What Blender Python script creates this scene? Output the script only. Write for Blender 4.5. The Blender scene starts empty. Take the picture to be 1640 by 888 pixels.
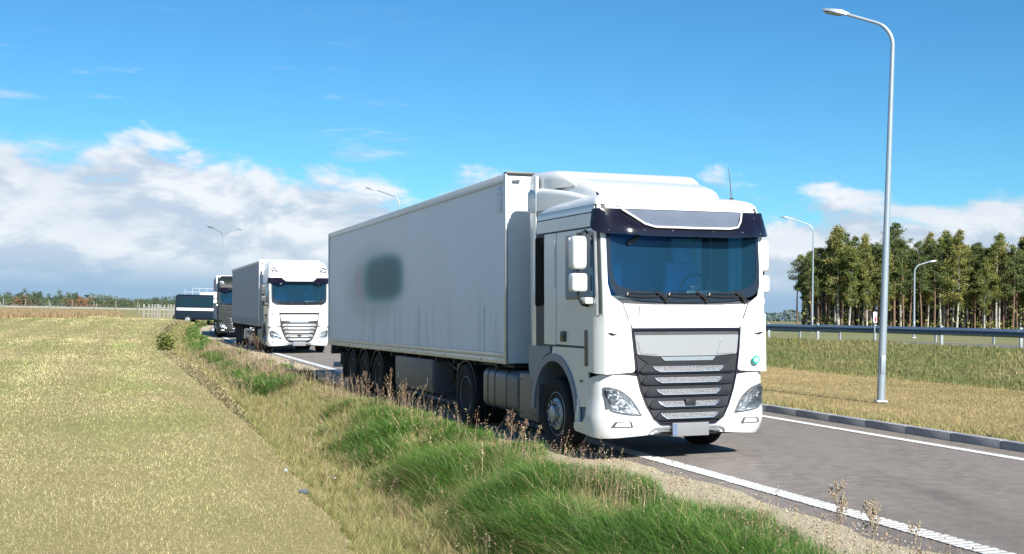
import bpy, bmesh, math, random
import numpy as np
from mathutils import Vector, Matrix, Euler
R = math.radians
random.seed(7); RNG = np.random.default_rng(11)
scene = bpy.context.scene
COL = scene.collection

# ------------------------------------------------------------------ camera
cam_d = bpy.data.cameras.new('camera'); cam = bpy.data.objects.new('camera', cam_d); COL.objects.link(cam)
cam_d.sensor_width = 36; cam_d.lens = 36 * 1883 / 1640; cam_d.clip_end = 9000; cam_d.clip_start = .1
CAM_Z = 1.82
M = Matrix.Rotation(R(90 + 1.825), 4, 'X') @ Matrix.Rotation(.02, 4, 'Z')
M.translation = Vector((0, 0, CAM_Z)); cam.matrix_world = M
scene.camera = cam

# ------------------------------------------------------------------ sun and sky
SUN_EL = R(33); sun_h = Vector((.378, -.926, 0)).normalized()
sun_dir = Vector((sun_h.x * math.cos(SUN_EL), sun_h.y * math.cos(SUN_EL), math.sin(SUN_EL)))
sl = bpy.data.lights.new('sun', 'SUN'); sl.energy = 5.0; sl.angle = R(.53); sl.color = (1, .955, .87)
so = bpy.data.objects.new('sun', sl); COL.objects.link(so)
so.rotation_euler = sun_dir.to_track_quat('Z', 'Y').to_euler(); so.location = (0, 0, 60)

world = bpy.data.worlds.new('World'); scene.world = world; world.use_nodes = True
nt = world.node_tree; nt.nodes.clear()
def N(t, **kw):
    n = nt.nodes.new(t)
    for k, v in kw.items(): setattr(n, k, v)
    return n
def LK(a, b): nt.links.new(a, b)
def mth(op, a, b=None, c=None, clamp=False):
    n = N('ShaderNodeMath', operation=op, use_clamp=clamp)
    for i, v in enumerate((a, b, c)):
        if v is None: continue
        if isinstance(v, (int, float)): n.inputs[i].default_value = v
        else: LK(v, n.inputs[i])
    return n.outputs[0]
def mrange(v, a, b, c=0, d=1, smooth=True):
    n = N('ShaderNodeMapRange'); n.clamp = True
    if smooth: n.interpolation_type = 'SMOOTHSTEP'
    LK(v, n.inputs[0])
    for i, x in enumerate((a, b, c, d)):
        if isinstance(x, (int, float)): n.inputs[i + 1].default_value = x
        else: LK(x, n.inputs[i + 1])
    return n.outputs[0]
def mixc(f, a, b):
    n = N('ShaderNodeMix', data_type='RGBA')
    if isinstance(f, (int, float)): n.inputs[0].default_value = f
    else: LK(f, n.inputs[0])
    for i, v in ((6, a), (7, b)):
        if isinstance(v, tuple): n.inputs[i].default_value = (*v, 1)
        else: LK(v, n.inputs[i])
    return n.outputs[2]
tc = N('ShaderNodeTexCoord'); sep = N('ShaderNodeSeparateXYZ'); LK(tc.outputs['Generated'], sep.inputs[0])
az = mth('ARCTAN2', sep.outputs[0], sep.outputs[1]); el = mth('ARCSINE', sep.outputs[2])
sky = N('ShaderNodeTexSky', sky_type='NISHITA'); sky.sun_disc = False
sky.sun_elevation = SUN_EL; sky.sun_rotation = math.atan2(sun_h.x, sun_h.y)
sky.air_density = 1.0; sky.dust_density = .25; sky.ozone_density = 2.2; sky.altitude = 0
def noise2(kx, ky, ox=0., oy=0., scale=1., detail=7, rough=.55, dist=0., z=0.):
    c = N('ShaderNodeCombineXYZ')
    LK(mth('MULTIPLY_ADD', az, kx, ox), c.inputs[0]); LK(mth('MULTIPLY_ADD', el, ky, oy), c.inputs[1]); c.inputs[2].default_value = z
    n = N('ShaderNodeTexNoise'); n.inputs['Scale'].default_value = scale; n.inputs['Detail'].default_value = detail
    n.inputs['Roughness'].default_value = rough; n.inputs['Distortion'].default_value = dist
    LK(c.outputs[0], n.inputs['Vector']); return n.outputs['Fac']
# top of the cloud bank: wavers round the horizon
lowf = noise2(2.2, 0., 5.3, 0., detail=3)
azs = mrange(az, -.45, .05, .147, .110)
etop = mth('ADD', azs, mth('MULTIPLY', mth('SUBTRACT', lowf, .5), .05))
cn = noise2(11., 24., 1.7, .3, detail=9, rough=.58, dist=.25)
cn_up = noise2(11., 24., 1.7 + .05, .3 + .42, detail=9, rough=.58, dist=.25)
bias = mrange(mth('SUBTRACT', etop, el), -.05, .055, -.34, .27, smooth=False)
dens = mrange(mth('ADD', cn, bias), .455, .63)
light = mrange(mth('SUBTRACT', cn, cn_up), -.13, .10)
big = noise2(5., 13., 9.1, 4.2, detail=4)
light2 = mth('MULTIPLY', light, mrange(big, .30, .55, .55, 1.))
ccol = mixc(light2, (.62, .74, .90), (1.04, 1.08, 1.13))
low = mrange(el, .012, .05, 0., 1.)
ccol = mixc(low, (.38, .58, .82), ccol)
thin = mrange(noise2(7., 46., 3.3, 8.1, detail=6, rough=.6), .56, .74)
thin = mth('MULTIPLY', thin, mrange(el, .075, .12)); thin = mth('MULTIPLY', thin, mrange(el, .27, .17))
thin = mth('MULTIPLY', thin, mrange(az, .02, -.1, .0, .5))
dens = mth('MAXIMUM', mth('MULTIPLY', dens, .97), thin)
hs = N('ShaderNodeHueSaturation'); hs.inputs['Saturation'].default_value = 1.16; hs.inputs['Value'].default_value = 1.0
LK(sky.outputs[0], hs.inputs['Color'])
SKY_K = .060
skyc = N('ShaderNodeMix', data_type='RGBA', blend_type='MULTIPLY'); skyc.inputs[0].default_value = 1
LK(hs.outputs[0], skyc.inputs[6]); skyc.inputs[7].default_value = (.50, .955, 1.17, 1)
cl = N('ShaderNodeVectorMath', operation='SCALE'); LK(ccol, cl.inputs[0]); cl.inputs[3].default_value = .46 / SKY_K
fin = mixc(dens, skyc.outputs[2], cl.outputs[0])
bg = N('ShaderNodeBackground'); LK(fin, bg.inputs[0]); bg.inputs[1].default_value = SKY_K
wo = N('ShaderNodeOutputWorld'); LK(bg.outputs[0], wo.inputs[0])
scene.view_settings.view_transform = 'Standard'; scene.view_settings.look = 'None'
scene.view_settings.exposure = 0.94; scene.view_settings.gamma = 1

# ------------------------------------------------------------------ materials
MATS = {}
def mat(name, col, rough=.5, metal=0., spec=.5, coat=0., noise=0., nscale=4., bump=0., bscale=40., attr=None, col2=None, two=False):
    if name in MATS: return MATS[name]
    m = bpy.data.materials.new(name); m.use_nodes = True; t = m.node_tree; b = t.nodes['Principled BSDF']
    b.inputs['Roughness'].default_value = rough; b.inputs['Metallic'].default_value = metal
    b.inputs['Specular IOR Level'].default_value = spec; b.inputs['Coat Weight'].default_value = coat; b.inputs['Coat Roughness'].default_value = .05
    b.inputs['Base Color'].default_value = (*col, 1)
    co = t.nodes.new('ShaderNodeTexCoord')
    if noise or col2:
        n = t.nodes.new('ShaderNodeTexNoise'); n.inputs['Scale'].default_value = nscale; n.inputs['Detail'].default_value = 6; n.inputs['Roughness'].default_value = .65
        t.links.new(co.outputs['Object'], n.inputs['Vector'])
        r = t.nodes.new('ShaderNodeMapRange'); r.inputs[1].default_value = .35; r.inputs[2].default_value = .68
        t.links.new(n.outputs['Fac'], r.inputs[0])
        mx = t.nodes.new('ShaderNodeMix'); mx.data_type = 'RGBA'; t.links.new(r.outputs[0], mx.inputs[0])
        c2 = col2 if col2 else tuple(c * (1 - noise) for c in col)
        mx.inputs[6].default_value = (*col, 1); mx.inputs[7].default_value = (*c2, 1)
        t.links.new(mx.outputs[2], b.inputs['Base Color'])
    if attr:
        a = t.nodes.new('ShaderNodeAttribute'); a.attribute_name = attr
        t.links.new(a.outputs['Color'], b.inputs['Base Color'])
    if bump:
        n2 = t.nodes.new('ShaderNodeTexNoise'); n2.inputs['Scale'].default_value = bscale; n2.inputs['Detail'].default_value = 5
        t.links.new(co.outputs['Object'], n2.inputs['Vector'])
        bp = t.nodes.new('ShaderNodeBump'); bp.inputs['Strength'].default_value = bump; bp.inputs['Distance'].default_value = .02
        t.links.new(n2.outputs['Fac'], bp.inputs['Height']); t.links.new(bp.outputs[0], b.inputs['Normal'])
    MATS[name] = m; return m
def ntree(m): return m.node_tree, m.node_tree.nodes['Principled BSDF']

WHITE = mat('white_truck_paint', (.64, .66, .67), .28, coat=.5, noise=.05, nscale=1.6)
WHITE2 = mat('white_truck_paint_dusty', (.78, .79, .79), .35, coat=.4, noise=.08, nscale=2.3)
BOXW = mat('trailer_panel_white', (.60, .62, .655), .34, coat=.15, noise=.07, nscale=.7)
ALU = mat('aluminium_rail', (.50, .52, .54), .4, metal=.6, noise=.15, nscale=5)
GREYP = mat('grey_plastic', (.085, .09, .10), .45, noise=.2, nscale=6)
BLACKP = mat('black_plastic', (.018, .019, .022), .42, noise=.3, nscale=8)
DUSTB = mat('dusty_black_steel', (.03, .03, .032), .7, noise=.5, nscale=6)
FENDER = mat('slate_fender', (.17, .21, .29), .42, noise=.15, nscale=5)
SLATE = mat('grille_slate', (.020, .022, .028), .6, spec=.15, noise=.12, nscale=10)
SILVER = mat('silver_trim', (.72, .74, .77), .22, metal=.85, noise=.1, nscale=9)
BAND = mat('satin_silver_panel', (.33, .34, .345), .34, metal=.35, coat=.3)
RUBBER = mat('tyre_rubber', (.022, .022, .024), .85, spec=.25, noise=.35, nscale=9, bump=.3, bscale=50)
RIM = mat('steel_rim', (.42, .44, .47), .42, metal=.5, noise=.35, nscale=7)
TANK = mat('dull_aluminium_tank', (.13, .135, .15), .42, metal=.4, noise=.2, nscale=5)
CHARC = mat('charcoal_locker', (.10, .105, .115), .5, noise=.3, nscale=3)
PINK = mat('indicator_orange', (.8, .25, .03), .25, coat=.5)
REDL = mat('red_lens', (.55, .02, .02), .25, coat=.5)
LENSW = mat('white_lens', (.75, .76, .78), .15, coat=.8)
REFL = mat('lamp_reflector', (.42, .45, .48), .14, metal=.9, noise=.88, nscale=20, bump=.8, bscale=55)
GALV = mat('galvanised_steel', (.50, .54, .58), .38, metal=.55, noise=.2, nscale=6)
GALVP = mat('painted_lamp_steel', (.30, .36, .41), .4, metal=.35, noise=.1, nscale=3)
CONC = mat('concrete', (.33, .32, .29), .9, noise=.25, nscale=5, bump=.4)
KERB = mat('kerb_concrete', (.34, .35, .36), .85, noise=.25, nscale=6, bump=.5, bscale=60)
LAMPG = mat('lamp_glass', (.10, .10, .10), .2, coat=.4)
CURT = mat('curtain_grey', (.20, .245, .37), .5, noise=.12, nscale=1.5)
CURTD = mat('curtain_skirt', (.15, .17, .23), .55, noise=.2, nscale=4)
DARKG = mat('dark_green_grey_paint', (.012, .018, .017), .5, spec=.3, noise=.2, nscale=3)
NAVY = mat('navy_van_paint', (.004, .012, .024), .4, spec=.3)
PLATE = mat('number_plate', (.19, .195, .21), .35)
PLATEB = mat('number_plate_blue', (.12, .16, .26), .35)
PMARK = mat('road_marking_paint', (.70, .70, .68), .75, noise=.35, nscale=22, bump=.4)
SANDB = mat('sand_leaf', (.5, .4, .3), .8)

def glassy(name, col, col2, rough=.08, scale=1.1):
    m = mat(name, col, rough, spec=.6, coat=.4, col2=col2, nscale=scale)
    t, b = ntree(m)
    return m
WSH_OLD = mat('windscreen_glass', (.0015, .015, .060), .18, spec=.3, coat=.15, col2=(.004, .050, .085), nscale=.9)
WSHIELD = bpy.data.materials.new('tinted_windscreen'); WSHIELD.use_nodes = True
t = WSHIELD.node_tree; t.nodes.clear(); o_ = t.nodes.new('ShaderNodeOutputMaterial'); a_ = t.nodes.new('ShaderNodeBsdfTransparent'); a_.inputs[0].default_value = (.52, .76, .92, 1)
g_ = t.nodes.new('ShaderNodeBsdfGlossy'); g_.inputs['Roughness'].default_value = .06; f_ = t.nodes.new('ShaderNodeFresnel'); f_.inputs[0].default_value = 1.45; m_ = t.nodes.new('ShaderNodeMixShader')
t.links.new(f_.outputs[0], m_.inputs[0]); t.links.new(a_.outputs[0], m_.inputs[1]); t.links.new(g_.outputs[0], m_.inputs[2]); df_ = t.nodes.new('ShaderNodeBsdfDiffuse'); df_.inputs[0].default_value = (.05, .22, .40, 1); m2_ = t.nodes.new('ShaderNodeMixShader'); m2_.inputs[0].default_value = .09  # faint blue diffuse mixed into the glass as a painted haze
t.links.new(m_.outputs[0], m2_.inputs[1]); t.links.new(df_.outputs[0], m2_.inputs[2]); t.links.new(m2_.outputs[0], o_.inputs[0])
SGLASS = glassy('side_window_glass', (.010, .035, .075), (.02, .07, .13))
VISOR = mat('smoked_visor', (.009, .007, .013), .16, spec=.5, coat=.35, noise=.4, nscale=3)
FRIT = mat('black_window_border', (.012, .013, .02), .2, coat=.6)
# clear lamp cover
def clear_cover():
    m = bpy.data.materials.new('clear_lamp_cover'); m.use_nodes = True; t = m.node_tree; t.nodes.clear()
    o = t.nodes.new('ShaderNodeOutputMaterial'); a = t.nodes.new('ShaderNodeBsdfTransparent'); g = t.nodes.new('ShaderNodeBsdfGlossy')
    g.inputs['Roughness'].default_value = .04; a.inputs[0].default_value = (.93, .95, .97, 1)
    f = t.nodes.new('ShaderNodeFresnel'); f.inputs[0].default_value = 1.5; mx = t.nodes.new('ShaderNodeMixShader')
    t.links.new(f.outputs[0], mx.inputs[0]); t.links.new(a.outputs[0], mx.inputs[1]); t.links.new(g.outputs[0], mx.inputs[2]); t.links.new(mx.outputs[0], o.inputs[0])
    return m
COVER = clear_cover()

# ------------------------------------------------------------------ object helpers
def tag(o, label=None, cat=None, group=None, kind=None):
    if label: o['label'] = label
    if cat: o['category'] = cat
    if group: o['group'] = group
    if kind: o['kind'] = kind
    return o
def thing(name, label, cat, loc=(0, 0, 0), rot=(0, 0, 0), group=None):
    o = bpy.data.objects.new(name, None); COL.objects.link(o); o.empty_display_size = .2
    o.location = loc; o.rotation_euler = rot
    return tag(o, label, cat, group)
def link_mesh(name, me, parent=None, loc=None, rot=None):
    o = bpy.data.objects.new(name, me); COL.objects.link(o)
    if parent: o.parent = parent
    if loc is not None: o.location = loc
    if rot is not None: o.rotation_euler = rot
    return o
def copy_tree(o, parent=None):
    c = o.copy(); COL.objects.link(c); c.parent = parent
    for ch in [k for k in o.children]: copy_tree(ch, c)
    return c
class B:
    def __init__(s): s.bm = bmesh.new()
    def box(s, c, d, bevel=0., rot=None, seg=2):
        g = bmesh.ops.create_cube(s.bm, size=1.); vs = g['verts']
        for v in vs: v.co = Vector((v.co.x * d[0], v.co.y * d[1], v.co.z * d[2]))
        if bevel:
            es = list({e for v in vs for e in v.link_edges})
            r = bmesh.ops.bevel(s.bm, geom=es, offset=bevel, segments=seg, affect='EDGES', profile=.6)
            vs = list({v for f in r['faces'] for v in f.verts} | {v for v in vs if v.is_valid})
        m = Matrix.Translation(c) @ (rot.to_matrix().to_4x4() if rot else Matrix())
        for v in vs: v.co = m @ v.co
        return s
    def ring(s, pts): return [s.bm.verts.new(p) for p in pts]
    def loft(s, rings, closed=True, cap=True):
        rs = [s.ring(r) for r in rings]; n = len(rs[0])
        for a, b in zip(rs, rs[1:]):
            for i in range(n if closed else n - 1):
                j = (i + 1) % n
                try: s.bm.faces.new((a[i], a[j], b[j], b[i]))
                except ValueError: pass
        if cap and closed:
            s.bm.faces.new(rs[0][::-1]); s.bm.faces.new(rs[-1])
        return s
    def tube(s, pts, r, n=8, cap=True):
        pts = [Vector(p) for p in pts]; rr = r if isinstance(r, (list, tuple)) else [r] * len(pts); rings = []
        up = None
        for i, p in enumerate(pts):
            d = (pts[min(i + 1, len(pts) - 1)] - pts[max(i - 1, 0)]).normalized()
            if up is None: up = d.orthogonal().normalized()
            a = (up - d * up.dot(d)).normalized(); b = d.cross(a); up = a
            rings.append([p + (a * math.cos(2 * math.pi * k / n) + b * math.sin(2 * math.pi * k / n)) * rr[i] for k in range(n)])
        return s.loft(rings, cap=cap)
    def lathe(s, prof, c=(0, 0, 0), n=32, axis='X'):
        """prof: (radius, position along axis)"""
        rings = []
        for r, h in prof:
            ring = []
            for k in range(n):
                a = 2 * math.pi * k / n; x, y = math.cos(a) * r, math.sin(a) * r
                ring.append(Vector(c) + (Vector((h, x, y)) if axis == 'X' else Vector((x, h, y)) if axis == 'Y' else Vector((x, y, h))))
            rings.append(ring)
        return s.loft(rings, cap=True)
    def patch(s, poly, fn, thick=.02, edge=.0, step=.12, off=0.):
        """poly in a flat (a, b) plane, bent through fn(a, b, h); rounded rim, side walls going back by thick"""
        t = bmesh.new(); f = t.faces.new([t.verts.new((p[0], p[1], 0)) for p in poly])
        if f.normal.z < 0 or True:
            f.normal_update()
            if f.normal.z < 0: f.normal_flip()
        if edge:
            bmesh.ops.inset_region(t, faces=list(t.faces), thickness=edge, use_even_offset=True)
            for v in t.verts:
                if v.is_boundary: v.co.z = -edge * .8
        for ax in (0, 1):
            lo = min(p[ax] for p in poly); hi = max(p[ax] for p in poly); k = math.ceil(lo / step)
            if isinstance(step, (int, float)):
                st = step
            while k * st < hi:
                no = (1, 0, 0) if ax == 0 else (0, 1, 0); co = (k * st, 0, 0) if ax == 0 else (0, k * st, 0)
                bmesh.ops.bisect_plane(t, geom=list(t.verts) + list(t.edges) + list(t.faces), plane_co=co, plane_no=no, dist=1e-5)
                k += 1
        be = [e for e in t.edges if e.is_boundary]
        r = bmesh.ops.extrude_edge_only(t, edges=be)
        for v in r['geom']:
            if isinstance(v, bmesh.types.BMVert): v.co.z -= thick
        vm = {v: s.bm.verts.new(fn(v.co.x, v.co.y, v.co.z + off)) for v in t.verts}
        for f in t.faces:
            try: s.bm.faces.new([vm[v] for v in f.verts])
            except ValueError: pass
        t.free(); return s
    def mesh(s, name, smooth=35, fix=True, shade=True):
        if fix: bmesh.ops.recalc_face_normals(s.bm, faces=s.bm.faces)
        me = bpy.data.meshes.new(name); s.bm.to_mesh(me); s.bm.free()
        if shade:
            me.polygons.foreach_set('use_smooth', [True] * len(me.polygons)); me.set_sharp_from_angle(angle=R(smooth))
        return me
    def build(s, name, m, parent=None, label=None, smooth=35, **kw):
        me = s.mesh(name, smooth); me.materials.append(m)
        o = link_mesh(name, me, parent, **kw)
        if label: o['label'] = label
        return o
def rnd(pts, r=.03, n=4):
    """fillet a polygon; points (a, b) or (a, b, radius)"""
    out = []; L = len(pts)
    for i, p in enumerate(pts):
        rr = p[2] if len(p) > 2 else r; c = Vector(p[:2]); a = Vector(pts[i - 1][:2]); b = Vector(pts[(i + 1) % L][:2])
        if rr <= 0: out.append(tuple(c)); continue
        da, db = a - c, b - c; q = min(rr, da.length * .48, db.length * .48)
        p0 = c + da.normalized() * q; p1 = c + db.normalized() * q
        for k in range(n + 1):
            t = k / n; out.append(tuple(p0 * (1 - t) ** 2 + c * 2 * t * (1 - t) + p1 * t * t))
    return out
def rect(x0, x1, z0, z1, r=.03, n=4): return rnd([(x0, z0), (x1, z0), (x1, z1), (x0, z1)], r, n)
def mirror(poly): return [(-a, b) for a, b in poly][::-1]
def lerp(tab, z):
    if z <= tab[0][0]: return tab[0][1]
    for (a, va), (b, vb) in zip(tab, tab[1:]):
        if z <= b: return va + (vb - va) * (z - a) / (b - a)
    return tab[-1][1]

# ------------------------------------------------------------------ terrain: road frame (s along, t across)
A = R(19); UX, UY = -math.sin(A), math.cos(A); VX, VY = math.cos(A), math.sin(A)
def curve(s):
    s = np.asarray(s, float)
    return np.where(s < 55, 0, np.where(s < 140, (s - 55) ** 2 / 1140, 85 ** 2 / 1140 + (s - 140) * 85 / 570))
def wxy(s, t, follow=True):
    s = np.asarray(s, float); t = np.asarray(t, float)
    if follow: t = t + curve(s)
    return t * VX + s * UX, t * VY + s * UY
def sst(x): x = np.clip(x, 0, 1); return x * x * (3 - 2 * x)
def ground_z(s, t):
    s = np.asarray(s, float); t = np.asarray(t, float)
    road = .02 * (np.clip(t, 5.2, 11.5) - 6.5)
    tt = np.clip(1.8 + .042 * s, 1.8, 3.3)
    dd = .26 * sst((s + 10) / 10) * (1 - .6 * sst((s - 30) / 50))
    left = -.37 + .35 * sst((t - tt - .9) / (4.4 - tt)) - dd * sst((t - tt + .15) / .55) * (1 - sst((t - tt - .8) / 1.5))
    left = left + .05 * np.sin(s * .21 + t * .5) * sst((2.6 - t) / 2) + .10 * sst((-t - 3) / 25)
    ramp = sst((s - 82) / 45) * (.90 * sst((8 - t) / 6))
    left = left + ramp
    right = .21 + .05 * sst((t - 12) / 4) * np.sin(s * .16 + 1) * .6 + .82 * sst((t - 21.5) / 7) - .08 * sst((t - 29.8) / 1.5) - .006 * np.clip(s - 30, 0, 80) * sst((t - 21) / 6)
    z = np.where(t < 5.3, left, np.where(t > 11.75, right, road))
    return z
def sheet(name, ss, tt, m, dz=0., noise=0., follow=True, kind='structure'):
    S, T = np.meshgrid(np.array(ss, float), np.array(tt, float), indexing='ij')
    X, Y = wxy(S, T, follow); Z = ground_z(S, T) + dz
    if noise: Z = Z + noise * (np.sin(S * 3.1 + T * 1.7) + np.sin(S * 1.3 - T * 4.1)) * .5
    n, k = S.shape; v = np.stack([X, Y, Z], -1).reshape(-1, 3)
    idx = np.arange(n * k).reshape(n, k)
    f = np.stack([idx[:-1, :-1], idx[:-1, 1:], idx[1:, 1:], idx[1:, :-1]], -1).reshape(-1, 4)
    me = bpy.data.meshes.new(name); me.from_pydata(v.tolist(), [], f.tolist())
    me.polygons.foreach_set('use_smooth', [True] * len(f)); me.materials.append(m)
    o = link_mesh(name, me); o['kind'] = kind; return o

def ground_mat(name, cols, scales, bump=.3, bscale=30, stripe=None, rough=.95):
    """three-colour mottled ground"""
    m = bpy.data.materials.new(name); m.use_nodes = True; t, b = ntree(m); b.inputs['Roughness'].default_value = rough; b.inputs['Specular IOR Level'].default_value = .15
    co = t.nodes.new('ShaderNodeTexCoord'); prev = None
    for i, (c, sc) in enumerate(zip(cols[1:], scales)):
        n = t.nodes.new('ShaderNodeTexNoise'); n.inputs['Scale'].default_value = sc; n.inputs['Detail'].default_value = 7; n.inputs['Roughness'].default_value = .7
        if stripe and i == stripe[0]:
            mp = t.nodes.new('ShaderNodeMapping'); mp.inputs['Rotation'].default_value = (0, 0, -A); mp.inputs['Scale'].default_value = stripe[1]
            t.links.new(co.outputs['Object'], mp.inputs[0]); t.links.new(mp.outputs[0], n.inputs['Vector'])
        else: t.links.new(co.outputs['Object'], n.inputs['Vector'])
        r = t.nodes.new('ShaderNodeMapRange'); r.inputs[1].default_value = .42; r.inputs[2].default_value = .6; t.links.new(n.outputs['Fac'], r.inputs[0])
        mx = t.nodes.new('ShaderNodeMix'); mx.data_type = 'RGBA'; t.links.new(r.outputs[0], mx.inputs[0])
        if prev is None: mx.inputs[6].default_value = (*cols[0], 1)
        else: t.links.new(prev, mx.inputs[6])
        mx.inputs[7].default_value = (*c, 1); prev = mx.outputs[2]
    if name == 'asphalt':
        for sc, lo, hi, k, st in ((.30, .56, .70, .74, (1, .35, 1)), (1.6, .62, .72, .80, (1, .12, 1)), (.9, .60, .68, 1.14, (1, .10, 1))):
            mp = t.nodes.new('ShaderNodeMapping'); mp.inputs['Rotation'].default_value = (0, 0, -A); mp.inputs['Scale'].default_value = st; mp.inputs['Location'].default_value = (sc * 7, 3.1, 0)
            n = t.nodes.new('ShaderNodeTexNoise'); n.inputs['Scale'].default_value = sc; n.inputs['Detail'].default_value = 6; t.links.new(co.outputs['Object'], mp.inputs[0]); t.links.new(mp.outputs[0], n.inputs['Vector'])
            r = t.nodes.new('ShaderNodeMapRange'); r.inputs[1].default_value = lo; r.inputs[2].default_value = hi; r.inputs[3].default_value = 1; r.inputs[4].default_value = k; t.links.new(n.outputs['Fac'], r.inputs[0])
            vm = t.nodes.new('ShaderNodeVectorMath'); vm.operation = 'SCALE'; t.links.new(prev, vm.inputs[0]); t.links.new(r.outputs[0], vm.inputs[3]); prev = vm.outputs[0]
    t.links.new(prev, b.inputs['Base Color'])
    n2 = t.nodes.new('ShaderNodeTexNoise'); n2.inputs['Scale'].default_value = bscale; n2.inputs['Detail'].default_value = 6; t.links.new(co.outputs['Object'], n2.inputs['Vector'])
    bp = t.nodes.new('ShaderNodeBump'); bp.inputs['Strength'].default_value = bump; bp.inputs['Distance'].default_value = .04
    t.links.new(n2.outputs['Fac'], bp.inputs['Height']); t.links.new(bp.outputs[0], b.inputs['Normal'])
    return m
G_FIELD = ground_mat('mown_grass_ground', [(.26, .225, .10), (.31, .26, .13), (.175, .18, .062), (.26, .225, .10)], (.35, .11, 9.), bump=.6, bscale=14, stripe=(0, (1, .25, 1)))
G_VERGE = ground_mat('verge_soil', [(.10, .09, .035), (.14, .115, .055), (.065, .07, .022)], (1.3, 7.), bump=.6, bscale=16)
G_SAND = ground_mat('sandy_gravel', [(.56, .48, .33), (.44, .37, .25), (.62, .54, .39), (.36, .31, .21)], (1.1, 26., 60.), bump=.9, bscale=45)
G_DRY = ground_mat('dry_mown_ground', [(.29, .22, .10), (.34, .265, .13), (.18, .15, .06), (.30, .235, .11)], (.5, .22, 8.), bump=.7, bscale=12, stripe=(0, (1, .3, 1)))
G_BANK = ground_mat('rough_bank_ground', [(.15, .155, .05), (.24, .20, .09), (.10, .12, .035)], (.5, 3.), bump=.7, bscale=6)
G_FAR = ground_mat('far_field_ground', [(.20, .20, .09), (.27, .21, .12), (.15, .17, .07)], (.02, .3), bump=.2, bscale=3)
G_ASPH = ground_mat('asphalt', [(.235, .208, .186), (.275, .244, .218), (.185, .163, .146), (.31, .275, .245), (.195, .173, .155)], (.25, .9, 5., 75.), bump=.5, bscale=110, stripe=(1, (1, .18, 1)), rough=.82)
G_ASPH2 = ground_mat('upper_road_asphalt', [(.14, .14, .14), (.17, .165, .16)], (1.,), bump=.2, bscale=30)

def geo(a, b, n, p=1.6): return [a + (b - a) * (i / n) ** p for i in range(n + 1)]
SS = sorted(set([round(x, 3) for x in np.arange(-6, 60, .5).tolist() + np.arange(60, 150, 3.).tolist() + [160, 180, 210, 260, 330, 420, 560, 760, 1050, 1500, 2100, 3000, 4500]]))
SR = [s for s in SS if s <= 420]
sheet('mown_field', SS, sorted([-2600, -1400, -700, -350, -180, -100, -60, -40, -28, -20, -15, -11, -8, -6, -4.5, -3, -2, -1, 0, 1] + [1.3 + .1 * k for k in range(14)]), G_FIELD)
sheet('verge_bank', SS, [2.6 + .1 * k for k in range(28)], G_VERGE)
sheet('gravel_shoulder', SS, [5.3, 5.6, 5.9, 6.16, 6.6], G_SAND, noise=.006)
rd_ = sheet('road', SS, [6.14, 6.6, 7.5, 8.5, 9.5, 10.5, 11.5, 11.76], G_ASPH, dz=.012)
_rw = random.Random(4); _off = 0.
for _i in range(len(SS)):
    _off = _off * .7 + _rw.uniform(-.022, .022); _v = rd_.data.vertices[_i * 8].co; _v.x += VX * _off; _v.y += VY * _off; _v.z -= .018
sheet('grass_strip', SS, [11.76, 12, 12.5, 13, 14, 15, 16, 17, 18, 19, 20, 21, 21.5], G_DRY)
sheet('roadside_bank', SS, [21.5, 22.3, 23, 24, 25, 26, 27, 28, 28.6], G_BANK)
sheet('upper_verge', SS, [28.6, 29.2, 29.8, 30.4, 31], G_BANK)
sheet('upper_road', SS, [31, 33, 35, 37, 38.2], G_ASPH2)
sheet('far_ground', SS, [38.2, 45, 60, 90, 150, 300, 700, 1500, 4500], G_FAR)

# ------------------------------------------------------------------ road marking and kerb
def marking(name, t0, t1, s0, s1, ds=2.):
    ss = np.arange(s0, s1 + .01, ds); return sheet(name, ss, [t0, (t0 + t1) / 2, t1], PMARK, dz=.018)
marking('edge_line', 6.54, 6.80, 26, 140)
marking('edge_line', 10.97, 11.15, 27, 140)
marking('edge_line_base', 6.56, 6.78, -4, 26).data.materials[0] = mat('thin_marking_paint', (.30, .285, .26), .8, noise=.35, nscale=30)
marking('edge_line_base', 10.98, 11.14, 0, 27).data.materials[0] = MATS['thin_marking_paint']
def rumble(name, t0, t1, s0, s1, pitch, w):
    b = B(); s = s0
    while s < s1:
        j = random.uniform(-.006, .006); q = random.uniform(-.006, .006)
        c = []
        for (ds, tt) in ((0, t0 + q), (w, t0 + q), (w, t1 + j), (0, t1 + j)):
            x, y = wxy(s + ds, tt); c.append((float(x), float(y), float(ground_z(s, tt)) + .018))
        top = [(p[0], p[1], p[2] + .003) for p in c]
        lo = b.ring(c); hi = b.ring(top); b.bm.faces.new(hi)
        for i in range(4): b.bm.faces.new((lo[i], lo[(i + 1) % 4], hi[(i + 1) % 4], hi[i]))
        s += pitch
    o = b.build(name, PMARK); o['kind'] = 'stuff'; o['label'] = 'white ribbed edge line of short raised bars across the asphalt'; return o
rumble('ribbed_edge_line', 6.55, 6.79, -3, 26, .096, .056)
o = rumble('ribbed_edge_line', 10.97, 11.15, 1, 27, .10, .066); o['label'] = 'white ribbed edge line beside the dark kerb'
# kerb stones
kb = B(); kb.box((0, 0, 0), (.15, .993, .26), .012); kme = kb.mesh('kerb_stone'); kme.materials.append(KERB)
kerb = thing('kerb', None, None); kerb['kind'] = 'structure'
s = -2.
for i in range(110):
    x, y = wxy(s + .5, 11.62); x2, y2 = wxy(s + 1, 11.62); x1, y1 = wxy(s, 11.62)
    k = link_mesh('kerb_stone', kme, kerb, (float(x), float(y), float(ground_z(s, 11.5)) + .015 + random.uniform(-.004, .004)), (0, -.01, math.atan2(-(x2 - x1), y2 - y1) + random.uniform(-.004, .004)))
    s += 1.

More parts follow.
